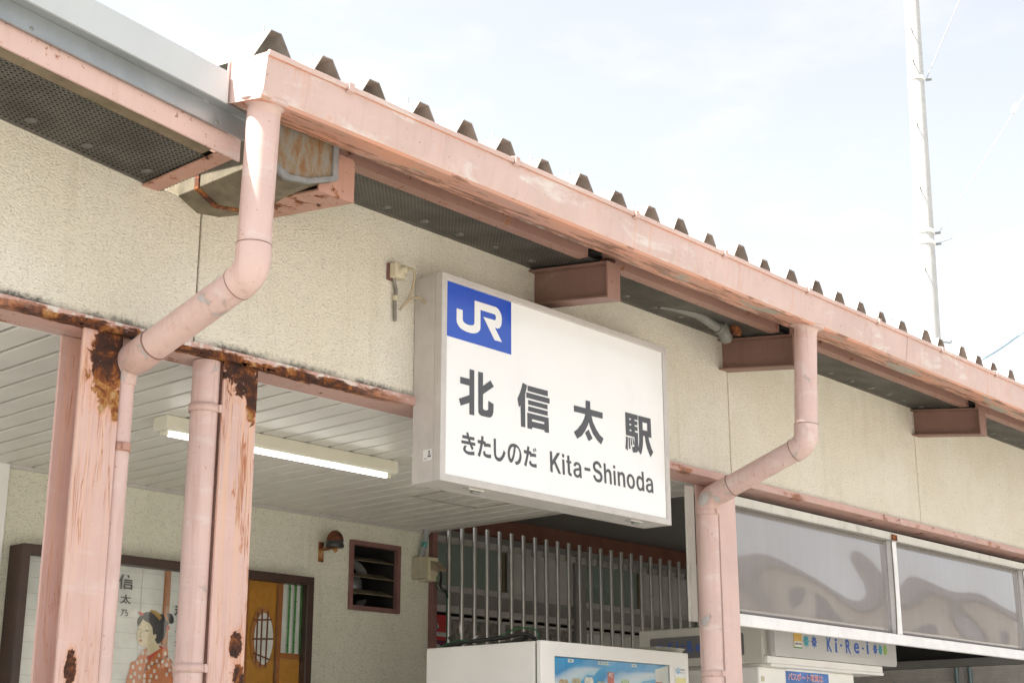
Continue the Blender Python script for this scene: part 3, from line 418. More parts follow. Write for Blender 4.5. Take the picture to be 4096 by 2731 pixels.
# ---------------------------------------------------------------- lintel
lt = thing('lintel_beam', (4.9, .06, 2.67), 'rusting pink steel lintel along the lower edge of the stucco wall', 'beam')
obj('front_angle', MB().alongx([(-.014, 2.675), (-.009, 2.675), (-.009, 2.699), (.004, 2.700), (.004, 2.705), (-.014, 2.705)], .7, 11.5), 'lintel', lt)
obj('bottom_plate', B(.7, 11.5, -.009, .135, 2.6755, 2.683), 'lintel', lt)
obj('ceiling_trim', B(.7, 5.54, .1355, .15, 2.677, 2.705), 'white', lt)
# rust has lifted the lower edge of the angle into ragged flakes
for k in range(26):
    x = 2.02+1.1*random.random(); wd = .012+.03*random.random(); h = .004+.010*random.random()
    fl = [(x, 2.677), (x+wd*.3, 2.677-h*.6), (x+wd*.55, 2.677-h), (x+wd*.8, 2.677-h*.4), (x+wd, 2.677)]
    obj('rust_flake', MB().alongy(fl, -.0155, -.0135), 'rust', lt)
# ---------------------------------------------------------------- columns
def column(x0, x1, mat, label):
    c = thing('steel_column', ((x0+x1)/2, .065, .165), label, 'column', 'pink steel columns under the lintel')
    obj('front_flange', B(x0, x1, .002, .012, .165, 2.674), mat, c, .0015)
    obj('back_flange', B(x0, x1, .117, .127, .165, 2.674), mat, c, .0015)
    xm = (x0+x1)/2
    obj('web', B(xm-.004, xm+.004, .0125, .1165, .165, 2.674), mat, c)
    return c
column(2.120, 2.247, 'column1', 'leftmost pink steel column, flaking to dark rust at its head and showing its shaded side')
column(2.607, 2.734, 'column2', 'pink steel column with orange rust streaks just right of the thick straight pipe')
column(5.249, 5.377, 'column3', 'clean pink steel column beside the right downpipe and the smoked panels')
# ---------------------------------------------------------------- ceilings
ce = thing('entrance_ceiling', (3.3, 1.1, 2.70), 'pale plank ceiling over the station entrance', 'ceiling')
pl_me = mesh('ceiling_plank', MB().box(-.0492, .0492, -.954, .954, 0, .012))
pl_me.materials.append(M['plank'])
x = 5.54-.057
while x > 1.2:
    o = bpy.data.objects.new('ceiling_plank', pl_me); col.objects.link(o); o.parent = ce; o.location = Vector((x, 1.105, 2.70))-Vector(ce.location)
    b = o.modifiers.new('bevel', 'BEVEL'); b.width = .003; b.segments = 1
    x -= .113
obj('ceiling_backing', B(.9, 5.535, .14, 2.06, 2.716, 2.73), 'dark', ce)
obj('edge_trim', B(5.54, 5.556, .14, 2.06, 2.694, 2.74), 'alu', ce)
obj('wall_trim', B(1.2, 5.54, 2.046, 2.0595, 2.684, 2.6995), 'signframe', ce)
ring = MB().prism([(4.704, 1.06), (5.160, 1.06), (5.160, 1.352), (4.704, 1.352)], lambda a, b: (a, b, 2.694), lambda a, b: (a, b, 2.6995), [[(4.718, 1.074), (4.718, 1.338), (5.146, 1.338), (5.146, 1.074)]])
obj('hatch_frame', ring, 'alu', ce)
tag(obj('passage_ceiling', B(5.56, 11, .15, 6.5, 2.952, 2.98), 'darkceil'), 'dark grey ceiling over the passage behind the sign and the aluminium bars', 'ceiling')
# ---------------------------------------------------------------- back wall of the entrance
bw = MB().alongy([(3.066, .165), (5.542, .165), (5.542, 2.72), (3.066, 2.72)], 2.06, 2.20, 0, [[(4.985, 2.257), (4.985, 2.583), (5.310, 2.583), (5.310, 2.257)]])
tag(obj('entrance_wall', bw, 'back'), 'pale green cream stucco wall at the back of the entrance behind the picture case', 'wall')
tag(obj('door_jamb', B(2.35, 3.062, 2.04, 2.16, .165, 2.70), 'white', bevel=.004), 'white door jamb at the left end of the entrance wall', 'door jamb')
tag(obj('corner_post', B(5.5435, 5.580, 2.03, 2.19, .165, 2.72), 'ventframe', bevel=.003), 'narrow plum brown post where the entrance wall meets the aluminium bars', 'post')
tag(obj('rear_wall', B(.5, 11, 2.95, 3.1, .165, 2.951), 'dark'), 'dark wall far behind the frosted windows', 'wall')
# ---------------------------------------------------------------- main roof: folded steel sheet
rf = thing('ribbed_roof', (6, 1.5, 3.38), 'folded steel sheet roof with a row of open trapezoid rib ends above the gutter', 'roof')
YE = -.49; ZV = 3.389; SL = .133; LEN = 4.6
hat = [(-.082, 0), (-.020, .104), (.020, .104), (.082, 0), (.0792, 0), (.0183, .1012), (-.0183, .1012), (-.0792, 0)]
rme = mesh('rib', MB().alongy(hat, 0, LEN, SL*LEN)); rme.materials.append(M['roofsheet'])
lap = [(-.070, .022), (-.0215, .1045), (.0215, .1045), (.066, .030), (.064, .030), (.020, .1025), (-.020, .1025), (-.068, .022)]
lme = mesh('lap', MB().alongy(lap, 0, .4, SL*.4)); lme.materials.append(M['roofsheet'])
vme = mesh('valley', MB().alongy([(-.0173, -.0012), (.0173, -.0012), (.0173, .0016), (-.0173, .0016)], 0, LEN, SL*LEN)); vme.materials.append(M['roofsheet'])
bolt = mesh('bolt', MB().lathe([(0, .032), (.0035, .032), (.0035, .010), (.009, .010), (.009, .003), (.014, .002), (.014, 0)], (0, 0, 0), (0, 0, 1), 8)); bolt.materials.append(M['fixing'])
R0 = Vector(rf.location)
for k in range(-2, 34):
    xr = 2.746+.1987*k; j = random.uniform(-.012, .010)
    o = bpy.data.objects.new('rib', rme); col.objects.link(o); o.parent = rf; o.location = Vector((xr+random.uniform(-.004, .004), YE+j, ZV+SL*j+(.012 if k == -2 else random.uniform(-.004, .004))))-R0; o.rotation_euler.y = random.uniform(-.03, .03); o.scale = (random.uniform(.94, 1.05), 1, random.uniform(.96, 1.05))
    if k % 3 == 0:
        lp = bpy.data.objects.new('lap', lme); col.objects.link(lp); lp.parent = o; lp.location = (.004, .012+random.uniform(0, .01), .0035+SL*.012)
    v = bpy.data.objects.new('valley', vme); col.objects.link(v); v.parent = rf; v.location = Vector((xr+.0994, YE, ZV))-R0
    if k % 2 == 1 or k in (-2, 4):
        q = bpy.data.objects.new('bolt', bolt); col.objects.link(q); q.parent = o; q.location = (random.uniform(-.006, .006), .07+random.uniform(-.01, .012), .104+SL*.07)
obj('far_sheet', MB().hexa([(9.25, YE, ZV), (14, YE, ZV), (14, YE+LEN, ZV+SL*LEN), (9.25, YE+LEN, ZV+SL*LEN), (9.25, YE, ZV+.06), (14, YE, ZV+.06), (14, YE+LEN, ZV+SL*LEN+.06), (9.25, YE+LEN, ZV+SL*LEN+.06)]), 'roofsheet', rf)
# ---------------------------------------------------------------- left roof edge
lr = thing('verge_roof', (1.8, 0, 3.2), 'left roof edge with pale flashing over a grey metal fascia and a pink steel strip', 'roof')
def sl(y0, y1, z0, z1, x0=-1.2, x1=2.3, ref=2.227):
    f = lambda x, z: z-.1*(x-ref)
    return MB().hexa([(x0, y0, f(x0, z0)), (x1, y0, f(x1, z0)), (x1, y1, f(x1, z0)), (x0, y1, f(x0, z0)), (x0, y0, f(x0, z1)), (x1, y0, f(x1, z1)), (x1, y1, f(x1, z1)), (x0, y1, f(x0, z1))])
obj('flashing', sl(-.444, -.436, 3.256, 3.352, x1=2.234), 'flash', lr)
obj('flashing_drip', sl(-.4355, -.402, 3.258, 3.264, x1=2.40), 'galv', lr)
obj('flashing_top', sl(-.4355, -.30, 3.344, 3.350, x1=2.234), 'flash', lr)
fz = MB().alongx([(-.412, 3.194), (-.403, 3.194), (-.400, 3.257), (-.403, 3.257)], -1.2, 2.42)
for i, p in enumerate(fz.v): fz.v[i] = (p[0], p[1], p[2]-.1*(p[0]-2.227))
obj('fascia', fz, 'galv', lr)
obj('steel_strip', sl(-.396, -.388, 3.133, 3.198, x1=2.322), 'pink', lr, .001)
obj('strip_leg', sl(-.3875, -.36, 3.192, 3.198, x1=2.322), 'purlin', lr)
obj('batten', sl(-.345, -.298, 3.158, 3.21, x1=2.26), 'tan', lr)
obj('roof_deck', sl(-.30, 4.6, 3.30, 3.343, x0=-5, x1=2.234), 'roofsheet', lr)
scr = MB().lathe([(0, .004), (.006, .004), (.006, 0)], (0, 0, 0), (0, -1, 0), 10); scr = mesh('screw', scr); scr.materials.append(M['fixing'])
for xx in (1.651, 2.225, 1.08):
    o = bpy.data.objects.new('screw', scr); col.objects.link(o); o.parent = lr; o.location = Vector((xx, -.408, 3.264-.1*(xx-1.651)))-Vector(lr.location)
# ---------------------------------------------------------------- soffit panels of punched zinc
wme = mesh('washer', MB().lathe([(0, .0035), (.006, .0035), (.007, .002), (.017, .0015), (.017, 0)], (0, 0, 0), (0, 0, -1), 16)); wme.materials.append(M['washer'])
def soffit(x0, x1, label, left=False):
    g = thing('soffit_panel', ((x0+x1)/2, -.14, 3.2 if left else 3.31), label, 'soffit panel', 'punched zinc soffit panels')
    if left:
        mb = MB().hexa([(x0, -.300, lz(x0)), (x1, -.300, lz(x1)), (x1, .02, lz(x1)), (x0, .02, lz(x0)), (x0, -.300, lz(x0)+.0012), (x1, -.300, lz(x1)+.0012), (x1, .02, lz(x1)+.0012), (x0, .02, lz(x0)+.0012)])
    else:
        mb = MB().hexa([(x0, -.33, sz(-.33)), (x1, -.33, sz(-.33)), (x1, .02, sz(.02)), (x0, .02, sz(.02)), (x0, -.33, sz(-.33)+.0012), (x1, -.33, sz(-.33)+.0012), (x1, .02, sz(.02)+.0012), (x0, .02, sz(.02)+.0012)])
    obj('sheet', mb, 'perf', g)
    up = MB(); up.v = [(p[0], p[1], p[2]+.022) for p in mb.v]; up.f = list(mb.f); up.sm = list(mb.sm)
    obj('shade_sheet', up, 'dark', g)  # added black sheet that gives the punched holes their shade
    x = x0+.10
    while x < x1:
        o = bpy.data.objects.new('washer', wme); col.objects.link(o); o.parent = g; y = -.075+random.uniform(-.01, .01)
        o.location = Vector((x, y, (lz(x) if left else sz(y))-.0005))-Vector(g.location); x += .195+random.uniform(-.02, .02)
soffit(1.0, 2.335, 'punched zinc soffit sheet under the left roof edge above the stucco', True)
soffit(2.70, 4.031, 'punched zinc soffit sheet between the rusty valley trough and the bracket over the sign')
soffit(4.034, 5.27, 'punched zinc soffit sheet above the right half of the sign holding the grey conduit fitting')
soffit(5.273, 7.10, 'punched zinc soffit sheet just right of the right downpipe')
soffit(7.103, 9.2, 'punched zinc soffit sheet at the far right end of the eave')
tag(obj('eave_light_stop', MB().hexa([(2.68, .03, 3.36), (9.3, .03, 3.36), (9.3, .05, 3.36), (2.68, .05, 3.36), (2.68, .03, 3.45), (9.3, .03, 3.45), (9.3, .05, 3.45), (2.68, .05, 3.45)]), 'dark'), 'unseen dark board added to keep light out over the stucco wall above the punched soffit', 'board')  # added out of view to keep light out above the soffit
# ---------------------------------------------------------------- eave purlin and brackets
pu = thing('eave_purlin', (6, -.31, 3.285), 'rusting brown pink steel purlin running under the gutter', 'beam')
for a, b in ((2.705, 3.955), (4.045, 5.262), (5.35, 7.10), (7.19, 9.4)):
    obj('purlin_segment', MB().alongx([(-.335, 3.284), (-.290, 3.284), (-.290, 3.2885), (-.3305, 3.2885), (-.3305, 3.3755), (-.290, 3.3755), (-.290, 3.380), (-.335, 3.380)], a, b), 'purlin', pu)
def bracket(xc, label, mat='bracket', wd=.075, rusty=False):
    g = thing('eave_bracket', (xc, 0, 3.18), label, 'bracket', 'steel eave brackets')
    T = lambda y: 3.321+.133*y; Bt = lambda y: 3.181+.133*y; h = wd/2
    def bar(x0, x1, za, zb, y0=-.376, y1=.02):
        return MB().hexa([(x0, y0, za(y0)), (x1, y0, za(y0)), (x1, y1, za(y1)), (x0, y1, za(y1)), (x0, y0, zb(y0)), (x1, y0, zb(y0)), (x1, y1, zb(y1)), (x0, y1, zb(y1))])
    if not rusty:
        obj('top_flange', bar(xc-h, xc+h, lambda y: T(y)-.007, T), mat, g, .001)
    obj('bottom_flange', bar(xc-h, xc+h, Bt, lambda y: Bt(y)+.007), mat, g, .001)
    obj('web', bar(xc-.003, xc+.003, lambda y: Bt(y)+.0075, (lambda y: T(y)-.0075) if not rusty else (lambda y: Bt(y)+.05)), mat, g)
    if not rusty: obj('end_plate', B(xc-h, xc+h, -.384, -.3765, Bt(-.38)-.0005, T(-.38)+.0005), mat, g, .001)
    else:
        z0 = Bt(-.38); z1 = T(-.38)
        obj('end_plate', MB().alongy([(xc-h, z0), (xc+h, z0), (xc+h, z1-.012), (xc+h-.010, z1), (xc+.006, z1), (xc+.002, z0+.055), (xc-.03, z0+.038), (xc-h, z0+.022)], -.384, -.3765), mat, g, .001)
    return g
bracket(2.693, 'wide rust stained bracket plate carrying the valley trough', 'bracketr', .14, True)
bracket(4.043, 'pink steel bracket with shade painted in and cracked paint above the sign')
bracket(5.325, 'pink steel bracket with shade painted in directly left of the right downpipe')
bracket(7.150, 'pink steel bracket with shade painted in nearest the right edge of the photo')
g = thing('verge_bracket', (2.3, 0, 3.14), 'rusty pink angle bracket at the right end of the left soffit', 'bracket')
obj('bottom_flange', B(2.268, 2.326, -.386, .01, 3.142, 3.148), 'bracketr', g, .001)
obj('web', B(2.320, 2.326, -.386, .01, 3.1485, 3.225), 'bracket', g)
obj('rust_lump', MB().lathe([(0, .0), (.022, .004), (.026, .02), (.015, .034), (0, .036)], (2.316, -.13, 3.214), (0, .3, 1), 9), 'rust', g)
# rusted lump left on the bracket over the sign
tag(obj('rust_scale', MB().lathe([(0, 0), (.030, .002), (.033, .010), (.020, .018), (0, .020)], (4.055, -.345, 3.277), (0, .12, 1), 11), 'rust'), 'flaky rust scale on top of the bracket over the sign', 'rust')
# ---------------------------------------------------------------- valley trough end
vt = thing('valley_trough', (2.53, -.1, 3.11), 'weathered galvanised valley trough with a rusty end plate behind the left downpipe', 'gutter')
sec = [(2.398, 3.31), (2.398, 3.148), (2.47, 3.113), (2.553, 3.124), (2.664, 3.166), (2.664, 3.285)]
obj('body', MB().alongy(sec, -.405, .35), 'trough', vt, .003)
cx, cz = 2.535, 3.215
obj('end_plate', MB().alongy([(cx+(a-cx)*.86, cz+(b-cz)*.86) for a, b in sec], -.4135, -.4055), 'capface', vt)
obj('sealant_rim', MB().alongy([(cx+(a-cx)*1.02, cz+(b-cz)*1.03) for a, b in sec], -.422, -.406, 0, [[(cx+(a-cx)*.85, cz+(b-cz)*.84) for a, b in sec][::-1]]), 'sealant', vt, .004)
obj('strap', MB().alongy([(cx+(a-cx)*1.035, cz+(b-cz)*1.05) for a, b in sec], -.105, -.085), 'rust', vt)
# ---------------------------------------------------------------- pink eaves gutter
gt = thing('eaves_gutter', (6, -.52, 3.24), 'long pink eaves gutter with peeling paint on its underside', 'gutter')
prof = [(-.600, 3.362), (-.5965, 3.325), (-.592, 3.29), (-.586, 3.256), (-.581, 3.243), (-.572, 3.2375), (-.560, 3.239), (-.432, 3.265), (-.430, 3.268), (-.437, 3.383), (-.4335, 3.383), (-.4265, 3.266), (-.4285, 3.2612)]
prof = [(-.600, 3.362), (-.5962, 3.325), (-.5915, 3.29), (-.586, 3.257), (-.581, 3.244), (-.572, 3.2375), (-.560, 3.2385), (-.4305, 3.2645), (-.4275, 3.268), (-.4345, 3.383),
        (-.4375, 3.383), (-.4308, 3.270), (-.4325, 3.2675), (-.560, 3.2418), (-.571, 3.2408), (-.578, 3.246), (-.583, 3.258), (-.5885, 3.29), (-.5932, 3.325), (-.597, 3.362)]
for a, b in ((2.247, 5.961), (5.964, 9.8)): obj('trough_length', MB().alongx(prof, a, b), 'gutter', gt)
obj('joint_sleeve', MB().alongx([(p[0]-.0022, p[1]-.0015) for p in prof[:8]]+[(p[0]+.0005, p[1]-.0002) for p in prof[7::-1]], 5.925, 6.0), 'gutter', gt)
obj('end_cap', MB().alongx([(-.603, 3.364), (-.589, 3.258), (-.574, 3.2345), (-.428, 3.2625), (-.436, 3.386)], 2.243, 2.2466), 'gutter', gt)
obj('end_cap_rim', MB().alongx([(-.439, 3.388), (-.431, 3.262), (-.427, 3.262), (-.434, 3.388)], 2.236, 2.2428), 'gutter', gt)
lipm = [(-.611, 3.366), (-.607, 3.352), (-.5975, 3.352), (-.5975, 3.3665), (-.604, 3.3695)]
obj('lip', MB().alongx(lipm, 2.243, 9.8), 'gutter', gt, .001)
clip = MB().alongx([(-.6165, 3.372), (-.6145, 3.346), (-.597, 3.343), (-.594, 3.347), (-.610, 3.350), (-.612, 3.371), (-.50, 3.398), (-.50, 3.402)], -.010, .010)
cme = mesh('clip', clip); cme.materials.append(M['pink'])
for xx in (2.538, 3.253, 3.89, 4.448, 5.058, 5.647, 6.257, 6.85, 7.45):
    o = bpy.data.objects.new('clip', cme); col.objects.link(o); o.parent = gt; o.location = Vector((xx, 0, 0))-Vector(gt.location)
# ---------------------------------------------------------------- downpipes
def bend(p, a, b, r):
    """Round corner at p between directions towards a and b."""
    p, a, b = Vector(p), Vector(a), Vector(b); u = (a-p).normalized()*r; v = (b-p).normalized()*r
    return [(p+u)*(1-t)*(1-t)+p*2*t*(1-t)+(p+v)*t*t if 0 < t < 1 else (p+u if t == 0 else p+v) for t in [i/7 for i in range(8)]]
def downpipe(A, Bp, Cp, D, r1, r2, bands, label, grp):
    g = thing('downpipe', (D[0], D[1], .165), label, 'downpipe', grp)
    A, Bp, Cp, D = map(Vector, (A, Bp, Cp, D)); e = .045
    b1 = bend(Bp, A, Cp, e); b2 = bend(Cp, Bp, D, e*.9)
    obj('upper_pipe', MB().tube([A, b1[0]], r1, 28), 'pipe', g)
    rr = [r1*1.05, r1*1.05]+[r1*1.07]*(len(b1)-2)
    u0 = (A-b1[0]).normalized(); d0 = (Cp-Bp).normalized()
    el = obj('elbow', MB().tube([b1[0]+u0*.035]+b1+[b1[-1]+d0*.012], r1*1.055, 28), 'pipe', g)
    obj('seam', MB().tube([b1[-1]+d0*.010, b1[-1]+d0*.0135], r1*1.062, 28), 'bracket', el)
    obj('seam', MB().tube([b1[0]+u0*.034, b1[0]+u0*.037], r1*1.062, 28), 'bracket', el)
    obj('diagonal_pipe', MB().tube([b1[-1]-d0*.01, b2[0]], r1*.985, 28), 'pipe', g)
    el2 = obj('elbow', MB().tube([b2[0]-d0*.09]+b2+[b2[-1]+(D-Cp).normalized()*.02], [r1*1.045]+[r1*1.05+(r2*1.09-r1*1.05)*i/8 for i in range(9)], 28), 'elbow', g)
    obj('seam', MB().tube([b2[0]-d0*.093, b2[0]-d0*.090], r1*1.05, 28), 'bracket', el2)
    obj('lower_pipe', MB().tube([b2[-1], D], r2, 28), 'pipe', g)
    obj('outlet_collar', MB().lathe([(r1*1.0, -.004), (r1*1.02, .016), (r1*1.25, .022), (r1*1.5, .024), (r1*1.55, .028), (r1*1.55, .034), (r1, .034)], A-Vector((0, 0, .020)), (0, -.2, 1), 28), 'pipe', g)
    for z, m in bands:
        p = b2[-1]+(D-b2[-1])*((b2[-1].z-z)/(b2[-1].z-D.z))
        bd = obj('band', MB().lathe([(r2*1.01, -.013), (r2*1.09, -.013), (r2*1.09, .013), (r2*1.01, .013)], p, (0, 0, 1), 24), m, g)
        obj('band_lug', B(p.x-.012, p.x+.012, p.y-r2*1.32, p.y-r2*1.0, z-.011, z+.011), m, bd, .002)
    return g
downpipe((2.310, -.510, 3.248), (2.307, -.496, 2.765), (2.276, .026, 2.598), (2.264, .032, .165), .0465, .029, [(2.357, 'bracketr'), (1.35, 'pink')], 'left pink downpipe, sunlit below the gutter end and elbowing back beside the leftmost column', 'pink downpipes from the gutter')
downpipe((5.178, -.512, 3.244), (5.163, -.492, 2.752), (5.140, -.012, 2.578), (5.136, 0.0, .165), .0465, .0445, [(2.521, 'pink'), (1.854, 'pink')], 'right pink downpipe with scraped paint at its lower elbow, in front of the smoked panels', 'pink downpipes from the gutter')
sp = thing('straight_pipe', (2.57, .05, .165), 'thick straight pink pipe with clamp bands between the two left columns', 'pipe')
obj('pipe', MB().tube([(2.573, .048, 2.672), (2.570, .048, .165)], .0415, 28), 'pipe', sp)
for z in (2.526, 1.763, 1.0):
    bd = obj('band', MB().lathe([(.043, -.012), (.0465, -.012), (.0465, .012), (.043, .012)], (2.572, .048, z), (0, 0, 1), 24), 'pink', sp)
    obj('band_lug', B(2.596, 2.614, .004, .022, z-.012, z+.012), 'pink', bd, .002)
tag(obj('edge_board', B(5.150, 5.205, .10, .112, 2.076, 2.655), 'board', bevel=.001), 'narrow white speckled board behind the top of the right downpipe', 'board')
# ---------------------------------------------------------------- conduit fitting under the eave
M['cfgrey'] = plain('dull_grey_fitting', (.20, .20, .175), .6, .1, .1, 20, 0, 60, .4, .3)
cf = thing('conduit_fitting', (5.12, -.16, 3.27), 'grey conduit elbow and clamp fixed under the punched soffit left of the right downpipe', 'conduit')
pth = smoothpath([(4.72, -.10, 3.33), (4.86, -.17, 3.31), (4.96, -.18, 3.290), (5.03, -.18, 3.277)], 5)
obj('conduit', MB().tube(pth, .019, 14), 'cfgrey', cf)
obj('gland', MB().tube([(5.02, -.18, 3.279), (5.05, -.18, 3.273)], .025, 14), 'cfgrey', cf)
obj('cover', MB().lathe([(0, -.020), (.040, -.020), (.046, -.012), (.046, .012), (.040, .020), (0, .020)], (5.075, -.18, 3.268), (.3, -1, .15), 18), 'cfgrey', cf)
obj('clamp', B(5.10, 5.15, -.215, -.19, 3.265, 3.31), 'rust', cf, .004)
# ================================================================ STATION SIGN
sg = thing('station_sign', (4.05, -.07, 2.40), 'white box sign with a blue emblem and dark lettering hung on the stucco wall', 'sign')
x0, x1, z0, z1 = 3.397, 4.701, 2.402, 3.131
obj('box', B(x0+.001, x1-.001, -.1035, -.003, z0+.001, z1-.001), 'signframe', sg, .002)
fr = [(x0, z0), (x1, z0), (x1, z1), (x0, z1)]; ih = [(x0+.026, z0+.024), (x0+.026, z1-.025), (x1-.026, z1-.025), (x1-.026, z0+.024)]
obj('frame', MB().alongy(fr, -.1385, -.105, 0, [ih]), 'signframe', sg, .0025)
obj('face', B(x0+.0265, x1-.0265, -.1325, -.110, z0+.0245, z1-.0255), 'signface', sg)
flat('blue_panel', sheet([[(3.4235, 3.1045), (3.757, 3.1045), (3.757, 2.907), (3.4235, 2.907)]], -.1335), 'blue', sg)
flat('emblem', sheet(JR, -.1345), 'signwhite', sg)
for nm in (KITA, SHI, TA, EKI): flat('character', sheet(nm, -.1335), 'ink', sg)
for gl_ in GLYPHS: flat('letter', sheet(gl_, -.1335), 'ink', sg)
for xx in (3.60, 4.505):
    l = obj('latch', B(xx-.038, xx+.038, -.115, -.085, z0-.006, z0+.0005), 'alu', sg, .002)
    obj('latch_hook', B(xx-.012, xx+.030, -.108, -.094, z0-.014, z0-.0065), 'fixing', l, .002)
obj('maker_label', B(x0-.0012, x0+.0005, -.105+.008, -.058, 2.475, 2.513), 'paper', sg)
lp_ = MB()
for ya, yb, za, zb in ((-.095, -.080, 2.486, 2.492), (-.094, -.082, 2.495, 2.499), (-.091, -.083, 2.502, 2.508), (-.077, -.064, 2.481, 2.4835)): lp_.box(x0-.0017, x0-.0013, ya, yb, za, zb)
obj('label_print', lp_, 'ink', sg)
# wall socket, plug and cable feeding the sign
ws = thing('wall_socket', (3.30, -.02, 3.10), 'small cream outdoor socket with a plugged tan cable left of the sign', 'socket')
obj('back_plate', B(3.262, 3.300, -.0075, .001, 3.098, 3.158), 'ventframe', ws)
obj('socket_box', B(3.268, 3.318, -.040, -.008, 3.104, 3.156), 'beige', ws, .004)
pg = obj('plug', MB().tube([(3.298, -.038, 3.132), (3.303, -.062, 3.134)], [.014, .011], 12), 'beige', ws)
obj('cable', MB().tube(smoothpath([(3.303, -.060, 3.134), (3.318, -.075, 3.130), (3.338, -.06, 3.10), (3.335, -.045, 3.05), (3.318, -.03, 3.012), (3.312, -.02, 2.997), (3.322, -.03, 3.015), (3.345, -.05, 3.04), (3.372, -.06, 3.042), (3.398, -.055, 3.033)], 5), .0042, 8), 'cable', ws)
obj('drop_conduit', MB().tube(smoothpath([(3.288, -.012, 3.106), (3.293, -.010, 3.085), (3.300, -.010, 3.06), (3.296, -.010, 3.02), (3.298, -.010, 2.955)], 4), .006, 8), 'cabledk', ws)
obj('cable_joint', B(3.288, 3.303, -.018, -.003, 3.028, 3.046), 'beige', ws, .002)
# ---------------------------------------------------------------- ceiling light
cl = thing('ceiling_light', (3.53, .85, 2.64), 'lit fluorescent batten light on the plank ceiling behind the left columns', 'light')
obj('housing', MB().alongx([(.807, 2.6985), (.807, 2.652), (.822, 2.646), (.875, 2.646), (.890, 2.652), (.890, 2.6985)], 2.966, 4.108), 'fixture', cl, .002)
obj('tube', MB().tube([(2.995, .845, 2.638), (4.072, .845, 2.638)], .0085, 14), 'glow', cl)
for xx in (2.984, 4.084): obj('lamp_holder', B(xx-.011, xx+.011, .833, .857, 2.628, 2.6455), 'fixture', cl, .003)
# ---------------------------------------------------------------- picture case
pc = thing('picture_case', (3.88, 2.0, 1.1), 'dark brown glazed case holding a painted kimono picture on the entrance wall', 'picture')
X0, X1, Z0, Z1 = 3.102, 4.656, 1.15, 2.366
obj('case_frame', MB().alongy([(X0, Z0), (X1, Z0), (X1, Z1), (X0, Z1)], 1.95, 2.059, 0, [[(X0+.037, Z0+.04), (X0+.037, Z1-.040), (X1-.040, Z1-.040), (X1-.040, Z0+.04)]]), 'frame', pc, .003)
obj('backing', B(X0+.0375, X1-.0405, 2.002, 2.05, Z0+.04, Z1-.0405), 'paper', pc)
pics = {'post': (.40, .16, .06), 'hair': (.035, .037, .045), 'comb': (.45, .28, .08), 'skin': (.74, .64, .44), 'lip': (.55, .06, .05), 'line': (.06, .045, .03), 'kimono': (.60, .17, .04), 'collar': (.55, .07, .04),
        'pin': (.50, .08, .04), 'orange': (.50, .215, .022), 'wood': (.36, .125, .03), 'wood2': (.42, .17, .045), 'white': (.72, .72, .68), 'brown': (.17, .055, .03), 'green': (.06, .27, .055), 'dgreen': (.02, .10, .03), 'flower': (.80, .76, .68)}
PM = {k: plain('print_'+k, v, .45, 0, .10, 25) for k, v in pics.items()}
tl = MB()
for i in range(9): tl.box(X0+.04, 4.29, 2.0008, 2.0012, 2.305-.0655*i-.0007, 2.305-.0655*i+.0007)
for xx in (3.24, 3.45, 3.715): tl.box(xx-.0007, xx+.0007, 2.0003, 2.0007, Z0+.04, Z1-.045)
obj('tile_joints', tl, 'silver', pc)
panel = obj('door_picture', sheet([[(4.290, 2.325), (4.504, 2.3255), (4.504, 1.2), (4.290, 1.2)]], 1.9996), PM['orange'], pc)
obj('dark_stile', sheet([[(4.640, 2.325), (4.614, 2.325), (4.614, 1.2), (4.640, 1.2)]], 1.9990), 'frame', pc)
yy = 1.9985; last = None
clipz = lambda p: (min(max(p[0], X0+.04), 4.638), min(max(p[1], Z0+.05), 2.325))
for c, p in MURAL:
    if c == 'orange' and min(q[0] for q in p) < 4.2: continue
    yy -= .00022
    flat('painted_'+{'post': 'post', 'hair': 'hair', 'comb': 'comb', 'skin': 'skin', 'lip': 'lips', 'line': 'outline', 'kimono': 'kimono', 'collar': 'collar', 'pin': 'hairpin', 'orange': 'door_board', 'wood': 'rail', 'wood2': 'oval_frame', 'white': 'oval_opening', 'brown': 'twig', 'green': 'bamboo', 'dgreen': 'bamboo_node'}[c], sheet([[clipz(q) for q in p]], yy), PM[c], pc)
flw = MB()
for (fx, fz) in FLOWERS:
    for k in range(7):
        a = k*2*math.pi/7+fx*40; flw.add([(fx, yy-.0005, fz)]+[(fx+.0085*math.cos(a+d)*r, yy-.0005, fz+.0105*math.sin(a+d)*r) for d, r in ((-.32, .75), (0, 1), (.32, .75))], [(0, 1, 2, 3)])
flat('painted_blossoms', flw, PM['flower'], pc)
for ch, ax, az, bx, bz in CHARS: lettering('brush_writing', ch, ax, bx, bz, az, 1.9975, 'ink', pc, .018)
def glassmat():
    t = NT('case_glass'); g1 = t.n('ShaderNodeBsdfTransparent'); g1.inputs[0].default_value = (.95, .96, .95, 1); g2 = t.n('ShaderNodeBsdfGlossy'); g2.inputs['Roughness'].default_value = .02
    lw = t.n('ShaderNodeLayerWeight'); lw.inputs[0].default_value = .5; fr_ = t.math('MULTIPLY_ADD', t.math('POWER', lw.outputs['Facing'], 4), .6, .035); mx = t.n('ShaderNodeMixShader'); t.put(mx.inputs[0], fr_)
    t.t.links.new(g1.outputs[0], mx.inputs[1]); t.t.links.new(g2.outputs[0], mx.inputs[2]); t.t.links.new(mx.outputs[0], t.out.inputs['Surface']); return t.m
M['glass'] = glassmat()
obj('glazing', B(X0+.037, X1-.040, 1.960, 1.963, Z0+.04, Z1-.040), 'glass', pc)
